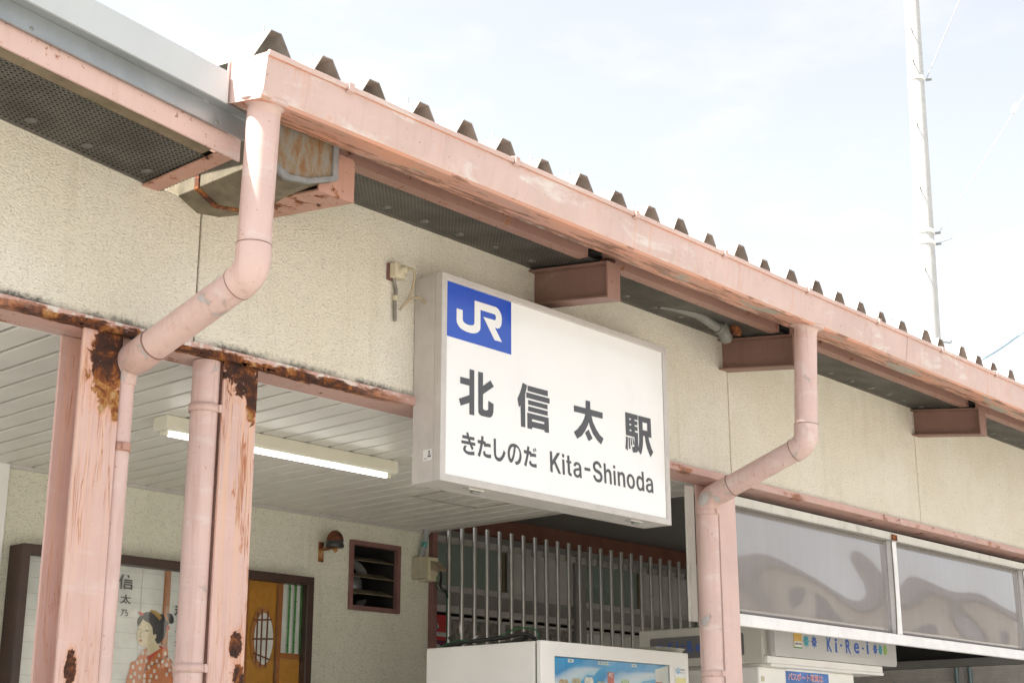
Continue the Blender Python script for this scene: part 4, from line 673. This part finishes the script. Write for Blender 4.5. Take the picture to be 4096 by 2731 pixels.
# ---------------------------------------------------------------- alarm dome, louvre, junction box
ad = thing('alarm_dome', (4.83, 2.0, 2.49), 'rusty brown alarm dome on a bracket left of the louvred vent', 'alarm')
DX, DY, DZ = 4.800, 1.975, 2.530
obj('dome', MB().lathe([(.043, 0), (.043, .028), (.041, .046), (.033, .064), (.020, .077), (.008, .082), (0, .083)], (DX, DY, DZ), (0, 0, 1), 24), 'rust', ad)
obj('skirt', MB().lathe([(0, -.004), (.044, -.004), (.0455, .0), (.0455, .026), (.043, .029)], (DX, DY, DZ), (0, 0, 1), 24), plain('black_enamel_worn', (.03, .03, .028), .3, 0, .3, 40, 0, 60, .5, .4), ad)
obj('base_tab', B(DX+.014, DX+.034, DY-.0475, DY-.0455, DZ+.013, DZ+.023), 'paper', ad)
obj('bracket', MB().box(DX-.035, DX-.005, 2.052, 2.059, 2.462, 2.56).box(DX-.035, DX-.005, DY, 2.0515, DZ-.012, DZ-.005), 'rust', ad)
obj('clapper', MB().lathe([(0, -.03), (.012, -.018), (.010, -.004)], (DX, DY-.005, DZ), (0, 0, 1), 10), 'rust', ad)
vl = thing('louvred_vent', (5.15, 2.1, 2.24), 'plum brown framed louvred vent in the entrance wall with a fan inside', 'vent')
obj('frame', MB().alongy([(4.971, 2.244), (5.323, 2.244), (5.323, 2.595), (4.971, 2.595)], 2.045, 2.075, 0, [[(4.994, 2.268), (4.994, 2.571), (5.300, 2.571), (5.300, 2.268)]]), 'ventframe', vl, .002)
obj('back_box', B(4.96, 5.33, 2.45, 2.47, 2.2, 2.62), 'dark', vl)
obj('shade_lining', MB().alongy([(4.986, 2.258), (5.309, 2.258), (5.309, 2.582), (4.986, 2.582)], 2.0755, 2.449, 0, [[(4.9945, 2.2685), (4.9945, 2.5705), (5.2995, 2.5705), (5.2995, 2.2685)]]), 'dark', vl)  # vent lining coloured black to carry the shade inside
for zz in (2.498, 2.415, 2.332): obj('slat', MB().hexa([(4.995, 2.06, zz-.004), (5.299, 2.06, zz-.004), (5.299, 2.16, zz+.030), (4.995, 2.16, zz+.030), (4.995, 2.06, zz-.001), (5.299, 2.06, zz-.001), (5.299, 2.16, zz+.033), (4.995, 2.16, zz+.033)]), 'tan', vl)
obj('fan_hub', MB().lathe([(0, .03), (.02, .03), (.045, .018), (.05, 0), (.05, -.08), (0, -.08)], (5.19, 2.26, 2.40), (0, -1, 0), 18), 'galv', vl)
obj('fan_ring', MB().lathe([(.135, -.05), (.135, .02), (.128, .02), (.128, -.05)], (5.19, 2.30, 2.40), (0, -1, 0), 24), 'grey', vl)
obj('fan_motor', B(4.997, 5.10, 2.24, 2.40, 2.42, 2.50), 'grey', vl, .005)
jb = thing('junction_box', (5.49, 2.02, 2.43), 'cream cable box under a stubby conduit at the corner of the entrance wall', 'junction box')
obj('box', B(5.413, 5.462, 1.99, 2.059, 2.434, 2.548), plain('grey_beige_box', (.42, .39, .28), .55, 0, .05, 20, 0, 60, .5, .3), jb, .003)
obj('front_cover', B(5.4625, 5.528, 1.975, 2.059, 2.425, 2.548), 'beige', jb, .003)
obj('hood', MB().hexa([(5.470, 1.92, 2.470), (5.545, 1.92, 2.470), (5.530, 1.9745, 2.482), (5.470, 1.9745, 2.482), (5.470, 1.925, 2.485), (5.545, 1.925, 2.485), (5.530, 1.9745, 2.53), (5.470, 1.9745, 2.53)]), plain('brown_hood', (.30, .24, .16), .6, 0, .1, 20, 0, 60, .4, .3), jb, .002)
obj('conduit', MB().tube(smoothpath([(5.490, 2.03, 2.70), (5.488, 2.03, 2.66), (5.470, 2.03, 2.60), (5.452, 2.03, 2.545)], 5), .0165, 14), 'galv', jb)
obj('tape', MB().tube([(5.478, 2.03, 2.630), (5.471, 2.03, 2.603)], .0175, 14), plain('teal_tape', (.10, .33, .30), .5, 0, .6, 60), jb)
obj('black_lead', MB().tube(smoothpath([(5.50, 1.93, 2.475), (5.515, 1.94, 2.44), (5.55, 1.98, 2.405), (5.62, 2.03, 2.395), (5.68, 2.075, 2.40), (5.705, 2.08, 2.375), (5.705, 2.08, 2.36)], 5), .007, 8), 'black', jb)
obj('earth_wire', MB().tube(smoothpath([(5.495, 1.95, 2.45), (5.50, 1.96, 2.41), (5.56, 2.0, 2.385), (5.65, 2.05, 2.385), (5.70, 2.075, 2.36), (5.7, 2.078, 2.1), (5.70, 2.078, 1.9)], 5), .0028, 6), 'greencable', jb)
# ---------------------------------------------------------------- aluminium bars
gr = thing('bar_grille', (7, 2.1, .165), 'upright aluminium bars with a top rail behind the vending machine', 'grille')
bar = mesh('bar', MB().tube([(0, 0, 0), (0, 0, 2.601)], .0128, 12)); bar.materials.append(M['alubar'])
for k in range(28):
    o = bpy.data.objects.new('bar', bar); col.objects.link(o); o.parent = gr; o.location = Vector((5.722+.1024*k, 2.085, .166))-Vector(gr.location)
for zz in (2.662, 1.2, .35): obj('rail', B(5.585, 8.7, 2.1005, 2.125, zz, zz+.036), 'alu', gr, .002)
obj('rail_bracket', B(5.581, 5.615, 2.085, 2.0995, 2.645, 2.70), 'alu', gr, .002)
# ---------------------------------------------------------------- frosted windows beyond the bars
tag(obj('header_beam', B(5.58, 10.9, 2.55, 2.70, 2.842, 2.951), 'brownpaint', bevel=.003), 'red brown painted beam behind the tops of the aluminium bars', 'beam')
sw = thing('sash_window', (7.4, 2.62, .165), 'row of frosted sash windows in dull aluminium behind the bars', 'window')
Y = 2.60
for zz, h in ((2.760, .081), (2.478, .034), (2.355, .040), (2.318, .016)): obj('rail', B(5.6, 10.5, Y-.02, Y+.03, zz, zz+h), 'signframe' if zz != 2.76 else 'grey', sw, .002)
obj('dull_band', B(5.6, 10.5, Y+.0, Y+.02, 2.395, 2.478), 'grey', sw)
for a, b, m, off in ((5.60, 6.735, 'grn', 0), (6.755, 7.375, 'frost', -.012), (7.50, 8.12, 'grn', 0), (8.14, 8.76, 'frost', -.012), (8.88, 9.5, 'grn', 0), (9.52, 10.14, 'frost', -.012)):
    p = obj('pane', B(a, b, Y+off, Y+off+.006, 2.512, 2.760), m, sw)
    obj('stile', MB().box(a-.001, a+.022, Y+off-.014, Y+off-.0005, 2.512, 2.7595).box(b-.022, b+.001, Y+off-.014, Y+off-.0005, 2.512, 2.7595), 'tan' if m == 'grn' else 'signframe', p)
for a in (7.385, 8.77): obj('mullion', B(a, a+.105, Y-.045, Y+.03, .17, 2.80), 'grey', sw, .003)
for a, b, m in ((5.6, 6.69, 'mottle'), (6.735, 7.38, 'mottle'), (7.495, 8.765, 'frost'), (8.88, 10.4, 'mottle')): obj('lower_pane', B(a, b, Y+.004, Y+.010, .3, 2.317), m, sw)
obj('lower_stile', B(6.691, 6.734, Y-.015, Y+.02, .3, 2.317), 'signframe', sw, .002)
nt = thing('red_notice', (6.11, 2.55, 1.9), 'red and plum notices on the glass behind the leftmost aluminium bar', 'notice')
obj('red_sheet', B(6.02, 6.208, 2.578, 2.581, 2.236, 2.336), 'red', nt)
obj('white_strip', B(6.02, 6.208, 2.578, 2.581, 2.212, 2.2355), 'paper', nt)
obj('red_strip', B(6.02, 6.208, 2.578, 2.581, 2.190, 2.2115), 'red', nt)
obj('plum_sheet', B(6.02, 6.208, 2.578, 2.581, 2.02, 2.1895), 'plum', nt)
ringm = MB().prism(arc(6.135, 2.115, .052, 0, 2*math.pi*27/28, 27), lambda a, b: (a, 2.576, b), lambda a, b: (a, 2.5778, b), [arc(6.135, 2.115, .030, 0, 2*math.pi*27/28, 27)[::-1]])
obj('ring_mark', ringm, 'silver', nt)
obj('figure_mark', MB().alongy([(6.133, 2.292), (6.147, 2.270), (6.147, 2.255), (6.135, 2.247), (6.123, 2.255), (6.123, 2.270)], 2.576, 2.5778), 'ink', nt)
obj('figure_light', MB().alongy([(6.134, 2.287), (6.144, 2.270), (6.144, 2.258), (6.134, 2.258)], 2.5745, 2.5758), 'paper', nt)
lettering('notice_print', 'サービス', 6.145, 6.198, 2.217, 2.230, 2.5775, 'ink', nt, .01)
obj('notice_line', B(6.10, 6.165, 2.5766, 2.5778, 2.304, 2.310), plain('faded_print', (.40, .10, .10), .5, 0, .5, 200), nt)
# ---------------------------------------------------------------- vending machine
vm = thing('vending_machine', (5.23, .89, .165), 'off white drinks vending machine below the station sign', 'vending machine')
obj('cabinet', B(4.709, 5.765, .590, 1.232, .20, 1.995), 'white', vm, .006)
obj('gasket', B(4.716, 5.758, .5805, .5895, .22, 1.985), 'black', vm)
obj('plinth', B(4.74, 5.74, .60, 1.2, .165, .1995), 'grey', vm)
dr = obj('door', MB().alongy([(4.707, .21), (5.767, .21), (5.767, 1.997), (4.707, 1.997)], .552, .580, 0, [[(4.797, 1.15), (4.797, 1.935), (5.616, 1.935), (5.616, 1.15)]]), 'white', vm, .006)
def displaymat():
    t = NT('display_print'); z = t.xyz()
    swr = t.math('ADD', t.math('MULTIPLY', z[2], 6), t.math('ADD', t.math('MULTIPLY', z[0], -1.6), t.math('MULTIPLY', t.noise(2.6, detail=3), 2.2)))
    sw_ = t.math('FRACT', swr)
    c = t.ramp(sw_, [(0, (.06, .33, .68)), (.33, (.10, .45, .78)), (.40, (.55, .75, .88)), (.60, (.72, .80, .88)), (.78, (.55, .70, .86)), (1, (.06, .33, .68))])
    top = t.step(t.math('ADD', z[2], t.math('MULTIPLY', t.math('SUBTRACT', t.noise(3, detail=1), .5), .03)), 1.885, 1.905)
    c = t.mix(t.math('MULTIPLY', top, .8), c, (.06, .38, .75))
    t.b.inputs['Coat Weight'].default_value = .6; return t.fin(c, .25)
obj('display_board', B(4.80, 5.613, .600-.04, .570, 1.155, 1.932), displaymat(), vm)
for a, b in ((4.889, 4.928), (5.094, 5.130), (5.133, 5.168), (5.335, 5.371)):
    p = flat('tag', sheet([[(a, 1.914), (b, 1.914), (b, 1.928), (a, 1.928)]], .5590), 'paper', vm)
    flat('tag_star', sheet([[(( a+b)/2-.010, 1.9205), ((a+b)/2, 1.918), ((a+b)/2+.010, 1.9205), ((a+b)/2, 1.925)]], .5585), plain('teal_print', (.05, .35, .38), .5), p)
flat('white_sheet', sheet([[(5.512, 1.912), (5.612, 1.932), (5.612, 1.3), (5.505, 1.3)]], .5592), 'paper', vm)
rs = flat('red_slip', sheet([[(5.161, 1.885), (5.206, 1.885), (5.206, 1.78), (5.161, 1.78)]], .5588), plain('pink_red_slip', (.62, .16, .14), .5), vm)
lettering('slip_print', '新', 5.167, 5.200, 1.862, 1.882, .5582, 'paper', rs, .02)
for i in range(9):
    a = 4.83+.085*i; cc = [(.62, .48, .32), (.60, .52, .36), (.74, .70, .62), (.62, .58, .30), (.70, .45, .30), (.42, .55, .35), (.65, .50, .40), (.72, .70, .30), (.60, .30, .25)][i]
    if 5.15 < a < 5.2: continue
    b = flat('product_print', sheet([[(a, 1.40), (a+.06, 1.40), (a+.06, 1.832+.008*(i % 3)), (a+.054, 1.842+.008*(i % 3)), (a+.006, 1.842+.008*(i % 3)), (a, 1.832+.008*(i % 3))]], .5591), plain('product_%d' % i, cc, .4, 0, .35, 60), vm)
gl = obj('display_glass', B(4.798, 5.615, .5535, .5565, 1.151, 1.934), 'glass', vm)
st = flat('point_sticker', sheet([[(5.652, 1.80), (5.742, 1.80), (5.742, 1.936), (5.652, 1.936)]], .5505), plain('sticker_white', (.78, .80, .80), .4), vm)
flat('sticker_disc', sheet([arc(5.676, 1.912, .0135, 0, 6.1, 20)], .5495), plain('sticker_blue', (.16, .40, .62), .4), st)
lettering('sticker_print', 'P', 5.670, 5.682, 1.904, 1.920, .5488, 'paper', st, .03)
lettering('sticker_print', 'WESTER', 5.694, 5.732, 1.914, 1.922, .5495, 'ink', st, .01)
lettering('sticker_print', 'ポイント', 5.694, 5.730, 1.901, 1.910, .5495, 'ink', st, .01)
flat('sticker_band', sheet([[(5.656, 1.80), (5.738, 1.80), (5.738, 1.882), (5.656, 1.882)]], .5495), plain('sticker_yellow', (.74, .68, .34), .4), st)
obj('coin_panel', B(5.655, 5.745, .546, .5515, .9, 1.5), 'grey', vm, .003)
obj('delivery_flap', B(4.9, 5.5, .542, .5515, .38, .60), 'black', vm, .006)
tr = thing('plastic_tray', (5.66, .6, 1.98), 'grey plastic tray lying on the vending machine roof at its right end', 'tray')
obj('tray', MB().hexa([(5.60, .62, 2.00), (5.80, .62, 2.00), (5.80, .80, 2.00), (5.60, .80, 2.00), (5.585, .60, 2.022), (5.815, .60, 2.022), (5.815, .82, 2.022), (5.585, .82, 2.022)]), plain('tray_plastic', (.45, .44, .38), .5, 0, .1, 30, 0, 60, .4, .2), tr, .002)
cb = thing('cable_coil', (5.0, 1.1, 1.996), 'black and green cables coiled on top of the vending machine', 'cable')
obj('black_cable', MB().tube(smoothpath([(4.82, 1.20, 2.05), (4.84, 1.16, 2.012), (4.92, 1.10, 2.012), (5.0, 1.02, 2.02), (5.02, .95, 2.03), (5.0, .88, 2.045), (4.93, .84, 2.035), (4.88, .90, 2.012), (4.88, 1.0, 2.01)], 6), .0075, 8), 'black', cb)
obj('black_cable', MB().tube(smoothpath([(4.80, 1.21, 2.006), (4.82, 1.12, 2.022), (4.86, 1.0, 2.03), (4.90, .92, 2.04), (4.92, .84, 2.05), (4.95, .80, 2.03), (4.98, .84, 2.006)], 6), .009, 8), 'black', cb)
obj('green_wire', MB().tube(smoothpath([(4.78, 1.22, 2.004), (4.80, 1.12, 2.03), (4.86, 1.04, 2.02), (4.90, .95, 2.05), (4.92, .88, 2.075), (4.95, .80, 2.07), (4.96, .78, 2.03), (4.97, .80, 2.003)], 6), .003, 6), 'greencable', cb)
obj('cable_tie', MB().tube([(4.86, 1.06, 2.05), (4.84, 1.14, 2.006)], .003, 6), 'paper', cb)
# ================================================================ PHOTO BOOTH
pb = thing('photo_booth', (6.75, .8, .165), 'white photo booth with a grey lettered header under the smoked panels', 'photo booth')
BX0, BY0, BY1 = 6.165, .395, 1.14
obj('body', B(6.168, 7.09, .425, BY1, .17, 1.9505), 'white', pb, .008)
obj('header', B(BX0, 7.30, BY0, BY1, 1.966, 2.158), plain('booth_cream', (.60, .59, .53), .4, 0, .04, 5, 0, 60, .5, .1), pb, .006)
obj('lower_ledge', B(6.20, 7.32, .372, .90, 1.951, 1.9655), 'white', pb, .003)
led = [(6.168, 1.966), (7.31, 1.966), (7.31, 1.999), (6.168, 1.999)]
obj('ledge', MB().alongy(led, .372, .3945), 'white', pb, .003)
def rounded(a, b, c, d, r, n=5):
    P = []
    for (x, z, s) in ((b-r, c+r, -90), (b-r, d-r, 0), (a+r, d-r, 90), (a+r, c+r, 180)): P += arc(x, z, r, R(s), R(s+90), n)
    return P
sgm = plain('header_acrylic', (.58, .58, .565), .07, 0, .04, 4, 0, 60, .6)
hd = obj('header_sign', MB().alongy(rounded(6.196, 7.425, 2.000, 2.150, .02), .345, .3715), sgm, pb, .006)
hb = obj('header_sign_back', B(6.21, 7.41, .3718, .3942, 2.0005, 2.145), sgm, pb)
BL = plain('booth_blue_print', (.05, .13, .48), .3); TE = plain('booth_teal_print', (.03, .36, .45), .3); GN = plain('booth_green_print', (.28, .50, .04), .3)
YS = .3435
for ch, a, b, c, d in (('K', 6.688, 6.738, 2.043, 2.117), ('i', 6.770, 6.790, 2.043, 2.114), ('-', 6.822, 6.842, 2.077, 2.087), ('R', 6.879, 6.929, 2.046, 2.116), ('e', 6.964, 7.017, 2.049, 2.104), ('-', 7.046, 7.067, 2.074, 2.084), ('i', 7.098, 7.118, 2.052, 2.121)):
    lettering('header_letter', ch, a, b, c, d, YS, BL, pb, .018)
def blossom(cx, cz, rx, rz, m, xp=None, y=None):
    pol = []
    for k in range(8):
        a = k*math.pi/4; u = (math.cos(a), math.sin(a)); v = (-u[1], u[0])
        pol.append([(cx+rx*(u[0]*s+v[0]*w_), cz+rz*(u[1]*s+v[1]*w_)) for s, w_ in ((.10, 0), (.45, .17), (.75, .15), (1, 0), (.75, -.15), (.45, -.17))])
    if xp is None: return flat('header_flower', sheet(pol, y or YS), m, pb)
    mb = MB()
    for p in pol: mb.add([(xp, -a, b) for a, b in p], [tuple(range(6))])
    return flat('header_flower', mb, m, pb)
for cx, cz, rx, rz, m in ((6.488, 2.084, .031, .032, TE), (6.564, 2.084, .030, .032, BL), (7.190, 2.082, .026, .030, BL), (7.246, 2.082, .025, .030, TE), (7.300, 2.083, .024, .030, GN)): blossom(cx, cz, rx, rz, m)
ys = flat('yellow_sticker', sheet([[(6.370, 2.045), (6.447, 2.045), (6.447, 2.121), (6.370, 2.121)]], YS), plain('sticker_amber', (.66, .42, .10), .4), pb)
flat('sticker_panel', sheet([[(6.374, 2.052), (6.443, 2.052), (6.443, 2.078), (6.374, 2.078)]], YS-.0008), 'paper', ys)
flat('sticker_foot', sheet([[(6.370, 2.045), (6.447, 2.045), (6.447, 2.0515), (6.370, 2.0515)]], YS-.0008), plain('sticker_green', (.08, .30, .10), .4), ys)
lettering('sticker_print', '直接申請', 6.378, 6.440, 2.060, 2.072, YS-.0015, 'ink', ys, .01)
# lettered panel on the side that looks left
sp_ = MB(); sp_.prism(rounded(-1.066, -.50, 2.006, 2.114, .012), lambda a, b: (BX0-.0035, -a, b), lambda a, b: (BX0-.0002, -a, b))
obj('side_panel', sp_, plain('side_panel_grey', (.16, .155, .16), .3, 0, .05, 6), pb)
for ch, a, b, c, d in (('K', -.954, -.919, 2.045, 2.090), ('i', -.902, -.888, 2.045, 2.090), ('-', -.872, -.850, 2.066, 2.074), ('R', -.833, -.797, 2.035, 2.088), ('e', -.782, -.748, 2.035, 2.072), ('-', -.735, -.715, 2.05, 2.058), ('i', -.70, -.687, 2.035, 2.088)):
    lettering('header_letter', ch, a, b, c, d, 0, BL, pb, .018, xplane=BX0-.0042)
blossom(-1.008, 2.066, .020, .022, BL, xp=BX0-.0042)
flat('poster', sheet([[(6.410, 1.60), (6.826, 1.60), (6.824, 1.952), (6.410, 1.952)]], .4240), plain('poster_blue', (.05, .16, .46), .35, 0, .25, 12), pb)
flat('poster_rail', sheet([[(6.408, 1.940), (6.826, 1.940), (6.826, 1.950), (6.408, 1.950)]], .4232), 'paper', pb)
lettering('poster_heading_edge', 'パスポート写真は', 6.431, 6.766, 1.895, 1.932, .4232, 'paper', pb, .035)
lettering('poster_heading', 'パスポート写真は', 6.434, 6.763, 1.898, 1.929, .4225, plain('poster_red', (.60, .06, .08), .4), pb, .005)
obj('screen', B(6.188, 6.36, .420, .4245, 1.60, 1.868), plain('screen_navy', (.03, .035, .12), .15), pb, .003)
obj('beige_label', B(6.188, 6.213, .4225, .4248, 1.880, 1.905), 'beige', pb)
obj('red_button', B(6.372, 6.400, .4215, .4246, 1.84, 1.868), plain('crimson', (.45, .02, .06), .3), pb, .003)
# ================================================================ SMOKED PANELS
sm = thing('smoked_screen', (7.1, .06, 2.07), 'pair of smoked acrylic panels in a white frame right of the clean column', 'window')
obj('top_bar', B(5.379, 9.2, .030, .075, 2.594, 2.636), 'board', sm, .002)
obj('bottom_bar', B(5.379, 9.2, .026, .052, 2.070, 2.122), 'whitebar', sm, .003)
obj('mullion', B(6.848, 6.900, .029, .082, 2.1225, 2.5935), 'whitebar', sm, .002)
obj('mullion', B(8.46, 8.512, .029, .082, 2.1225, 2.5935), 'whitebar', sm, .002)
obj('mullion_clip', B(6.852, 6.897, .018, .0285, 2.594, 2.624), 'rust', sm, .002)
for a, b, ph in ((5.381, 6.846, 0.), (6.902, 8.458, 2.1)):
    n = 40; m = 16; mb = MB()
    for j in range(m+1):
        for i in range(n+1):
            u, v = i/n, j/m; e = math.sin(math.pi*u)*math.sin(math.pi*v)
            y = .060+.0035*e*math.sin(3.1*u*math.pi+ph)+.0016*e*math.sin(5.2*u+6.0*v+ph*2)+.0009*math.sin(math.pi*v)*math.sin(9*u+ph)
            mb.v.append((a+(b-a)*u, y, 2.1225+(2.5935-2.1225)*v))
    mb.add([], []); k = n+1
    mb.f += [(j*k+i, j*k+i+1, (j+1)*k+i+1, (j+1)*k+i) for j in range(m) for i in range(n)]; mb.sm += [True]*(n*m)
    p = obj('pane', mb, 'smoke', sm); s_ = p.modifiers.new('thick', 'SOLIDIFY'); s_.thickness = .003; s_.offset = 1
    obj('gasket', MB().tube(smoothpath([(a+.02, .028, 2.590), (a+.7, .026, 2.588), (b-.04, .026, 2.591), (b-.006, .026, 2.575), (b-.003, .026, 2.3), (b-.012, .026, 2.14), (b-.02, .028, 2.124)], 4), .0035, 6), 'cabledk', sm)
# ================================================================ RIGHT RETURN WALL
rw = thing('siding_wall', (9.05, 1.0, .165), 'grey split face siding on the return wall below the smoked panels at far right', 'wall')
obj('backing', B(9.012, 9.10, .12, 2.58, .165, 2.0885), 'tilewall', rw)
tm = MB(); zc = 1.30
while zc < 2.086:
    h = random.choice((.017, .021, .026)); y = .12-random.random()*.2
    while y < 2.2:
        l = random.uniform(.12, .36); d = random.uniform(.001, .007); a, b = max(.12, y), min(2.2, y+l)
        if b-a > .02: tm.box(9.0115-d-.004, 9.0118, a, b-.0015, zc, min(2.088, zc+h-.0018))
        y += l
    zc += h
tag(obj('siding_courses', tm, 'tilewall', rw), kind='stuff')
obj('capping', B(8.995, 9.11, .12, 2.58, 2.089, 2.141), 'darkceil', rw, .003)
tag(obj('void_panel', B(9.03, 9.08, .12, 2.58, 2.1415, 2.95), 'dark'), 'black sheet painted as the dark gap above the grey siding', 'board')  # black sheet; the darkness of the gap is put into its colour
for i, yy in enumerate((.745, .655)):
    tag(obj('wall_conduit', MB().tube([(8.985, yy, .165), (8.985, yy, 2.084)], .0135, 12), 'pipeblue'), ('left', 'right')[i]+' one of two blue grey conduits running up the grey siding', 'conduit', 'conduits on the siding')
# ================================================================ UTILITY POLE AND WIRES
up_ = thing('utility_pole', (21.34, 6.49, 0), 'tall pale concrete utility pole standing behind the roof at right', 'utility pole')
pxy = lambda z: (21.319+.0107*(z-8.24), 6.532-.023*(z-8.24))
obj('shaft', MB().tube([(*pxy(z), z) for z in (0, 5, 10, 16)], [.200, .176, .150, .112], 28), 'concrete', up_)
for z in (12.60, 9.85, 9.66):
    r = .150-(z-10)*.0063+.006
    obj('pole_band', MB().lathe([(r-.004, -.035), (r+.006, -.03), (r+.006, .03), (r-.004, .035)], (*pxy(z), z), (.05, .05, 1), 24), 'white', up_)
    obj('band_bolt', MB().tube([(pxy(z)[0]+.10, pxy(z)[1]-.13, z), (pxy(z)[0]+.16, pxy(z)[1]-.20, z+.01)], .022, 8), 'fixing', up_)
for i, z in enumerate((13.42, 12.83, 11.68, 10.54, 9.15, 8.0)):
    r = .150-(z-10)*.0063; s_ = -1 if i != 5 else 1
    a = Vector((-.93, -.36, 0)) if s_ < 0 else Vector((.6, -.8, 0))
    p = Vector((*pxy(z), z))+a*r*.97
    obj('step_bolt', MB().tube([p, p+a*.16+Vector((0, 0, -.02)), p+a*.165+Vector((0, 0, .02))], .012, 8), 'fixing', up_)
def wire(name, pts, r, mat, label, cat='wire'): return tag(obj(name, MB().tube(smoothpath(pts, 8), r, 6), mat), label, cat)
wire('overhead_wire', [(21.46, 6.29, 12.61), (21.62, 4.80, 15.4), (21.9, 2.6, 19.6)], .0085, 'wire', 'steepest thin wire leaving the upper band of the utility pole')
wire('overhead_wire', [(21.47, 6.30, 9.87), (21.965, 4.861, 12.02), (22.4, 3.5, 14.1)], .0075, 'wire', 'thin guy wire with a white insulator leaving the middle band of the utility pole')
wire('overhead_wire', [(21.0, 6.75, 9.62), (21.52, 6.35, 9.70), (22.346, 5.205, 10.243), (23.4, 3.7, 11.0)], .0055, 'wire', 'faintest nearly level wire leaving the lowest band of the utility pole')
wire('overhead_cable', [(21.9, 7.0, 7.5), (22.4, 6.172, 7.871), (22.766, 5.584, 8.30), (23.6, 4.2, 9.45)], .014, 'wireblue', 'blue grey cable crossing the sky at the right edge just above the roof', 'cable')
ins = thing('wire_insulator', (21.90, 5.03, 11.80), 'white egg insulator threaded on the guy wire near the right edge', 'insulator')
d = (Vector((21.965, 4.861, 12.02))-Vector((21.47, 6.30, 9.87))).normalized()
obj('egg', MB().lathe([(0, -.10), (.03, -.085), (.045, -.03), (.045, .03), (.03, .085), (0, .10)], (21.91, 5.01, 11.83), d, 14), 'white', ins)
# ================================================================ SHOP ACROSS THE PLAZA (out of frame; mirrored in the smoked panels)
sh = thing('shop_building', (24, -12, 0), 'pale shop building across the plaza mirrored in the smoked panels', 'building')
obj('wall', B(13, 34, -16, -10.5, 0, 4.6), plain('pale_render', (.50, .46, .40), .85, 0, .08, 2), sh)
obj('roof', B(12.6, 34.4, -16.3, -10.0, 4.601, 4.85), plain('slate_roof', (.10, .10, .11), .7), sh)
for i in range(6): obj('window', B(14+3.3*i, 15.8+3.3*i, -10.499, -10.46, 2.4, 4.0), plain('window_dark_%d' % i, (.05, .06, .07), .1), sh)
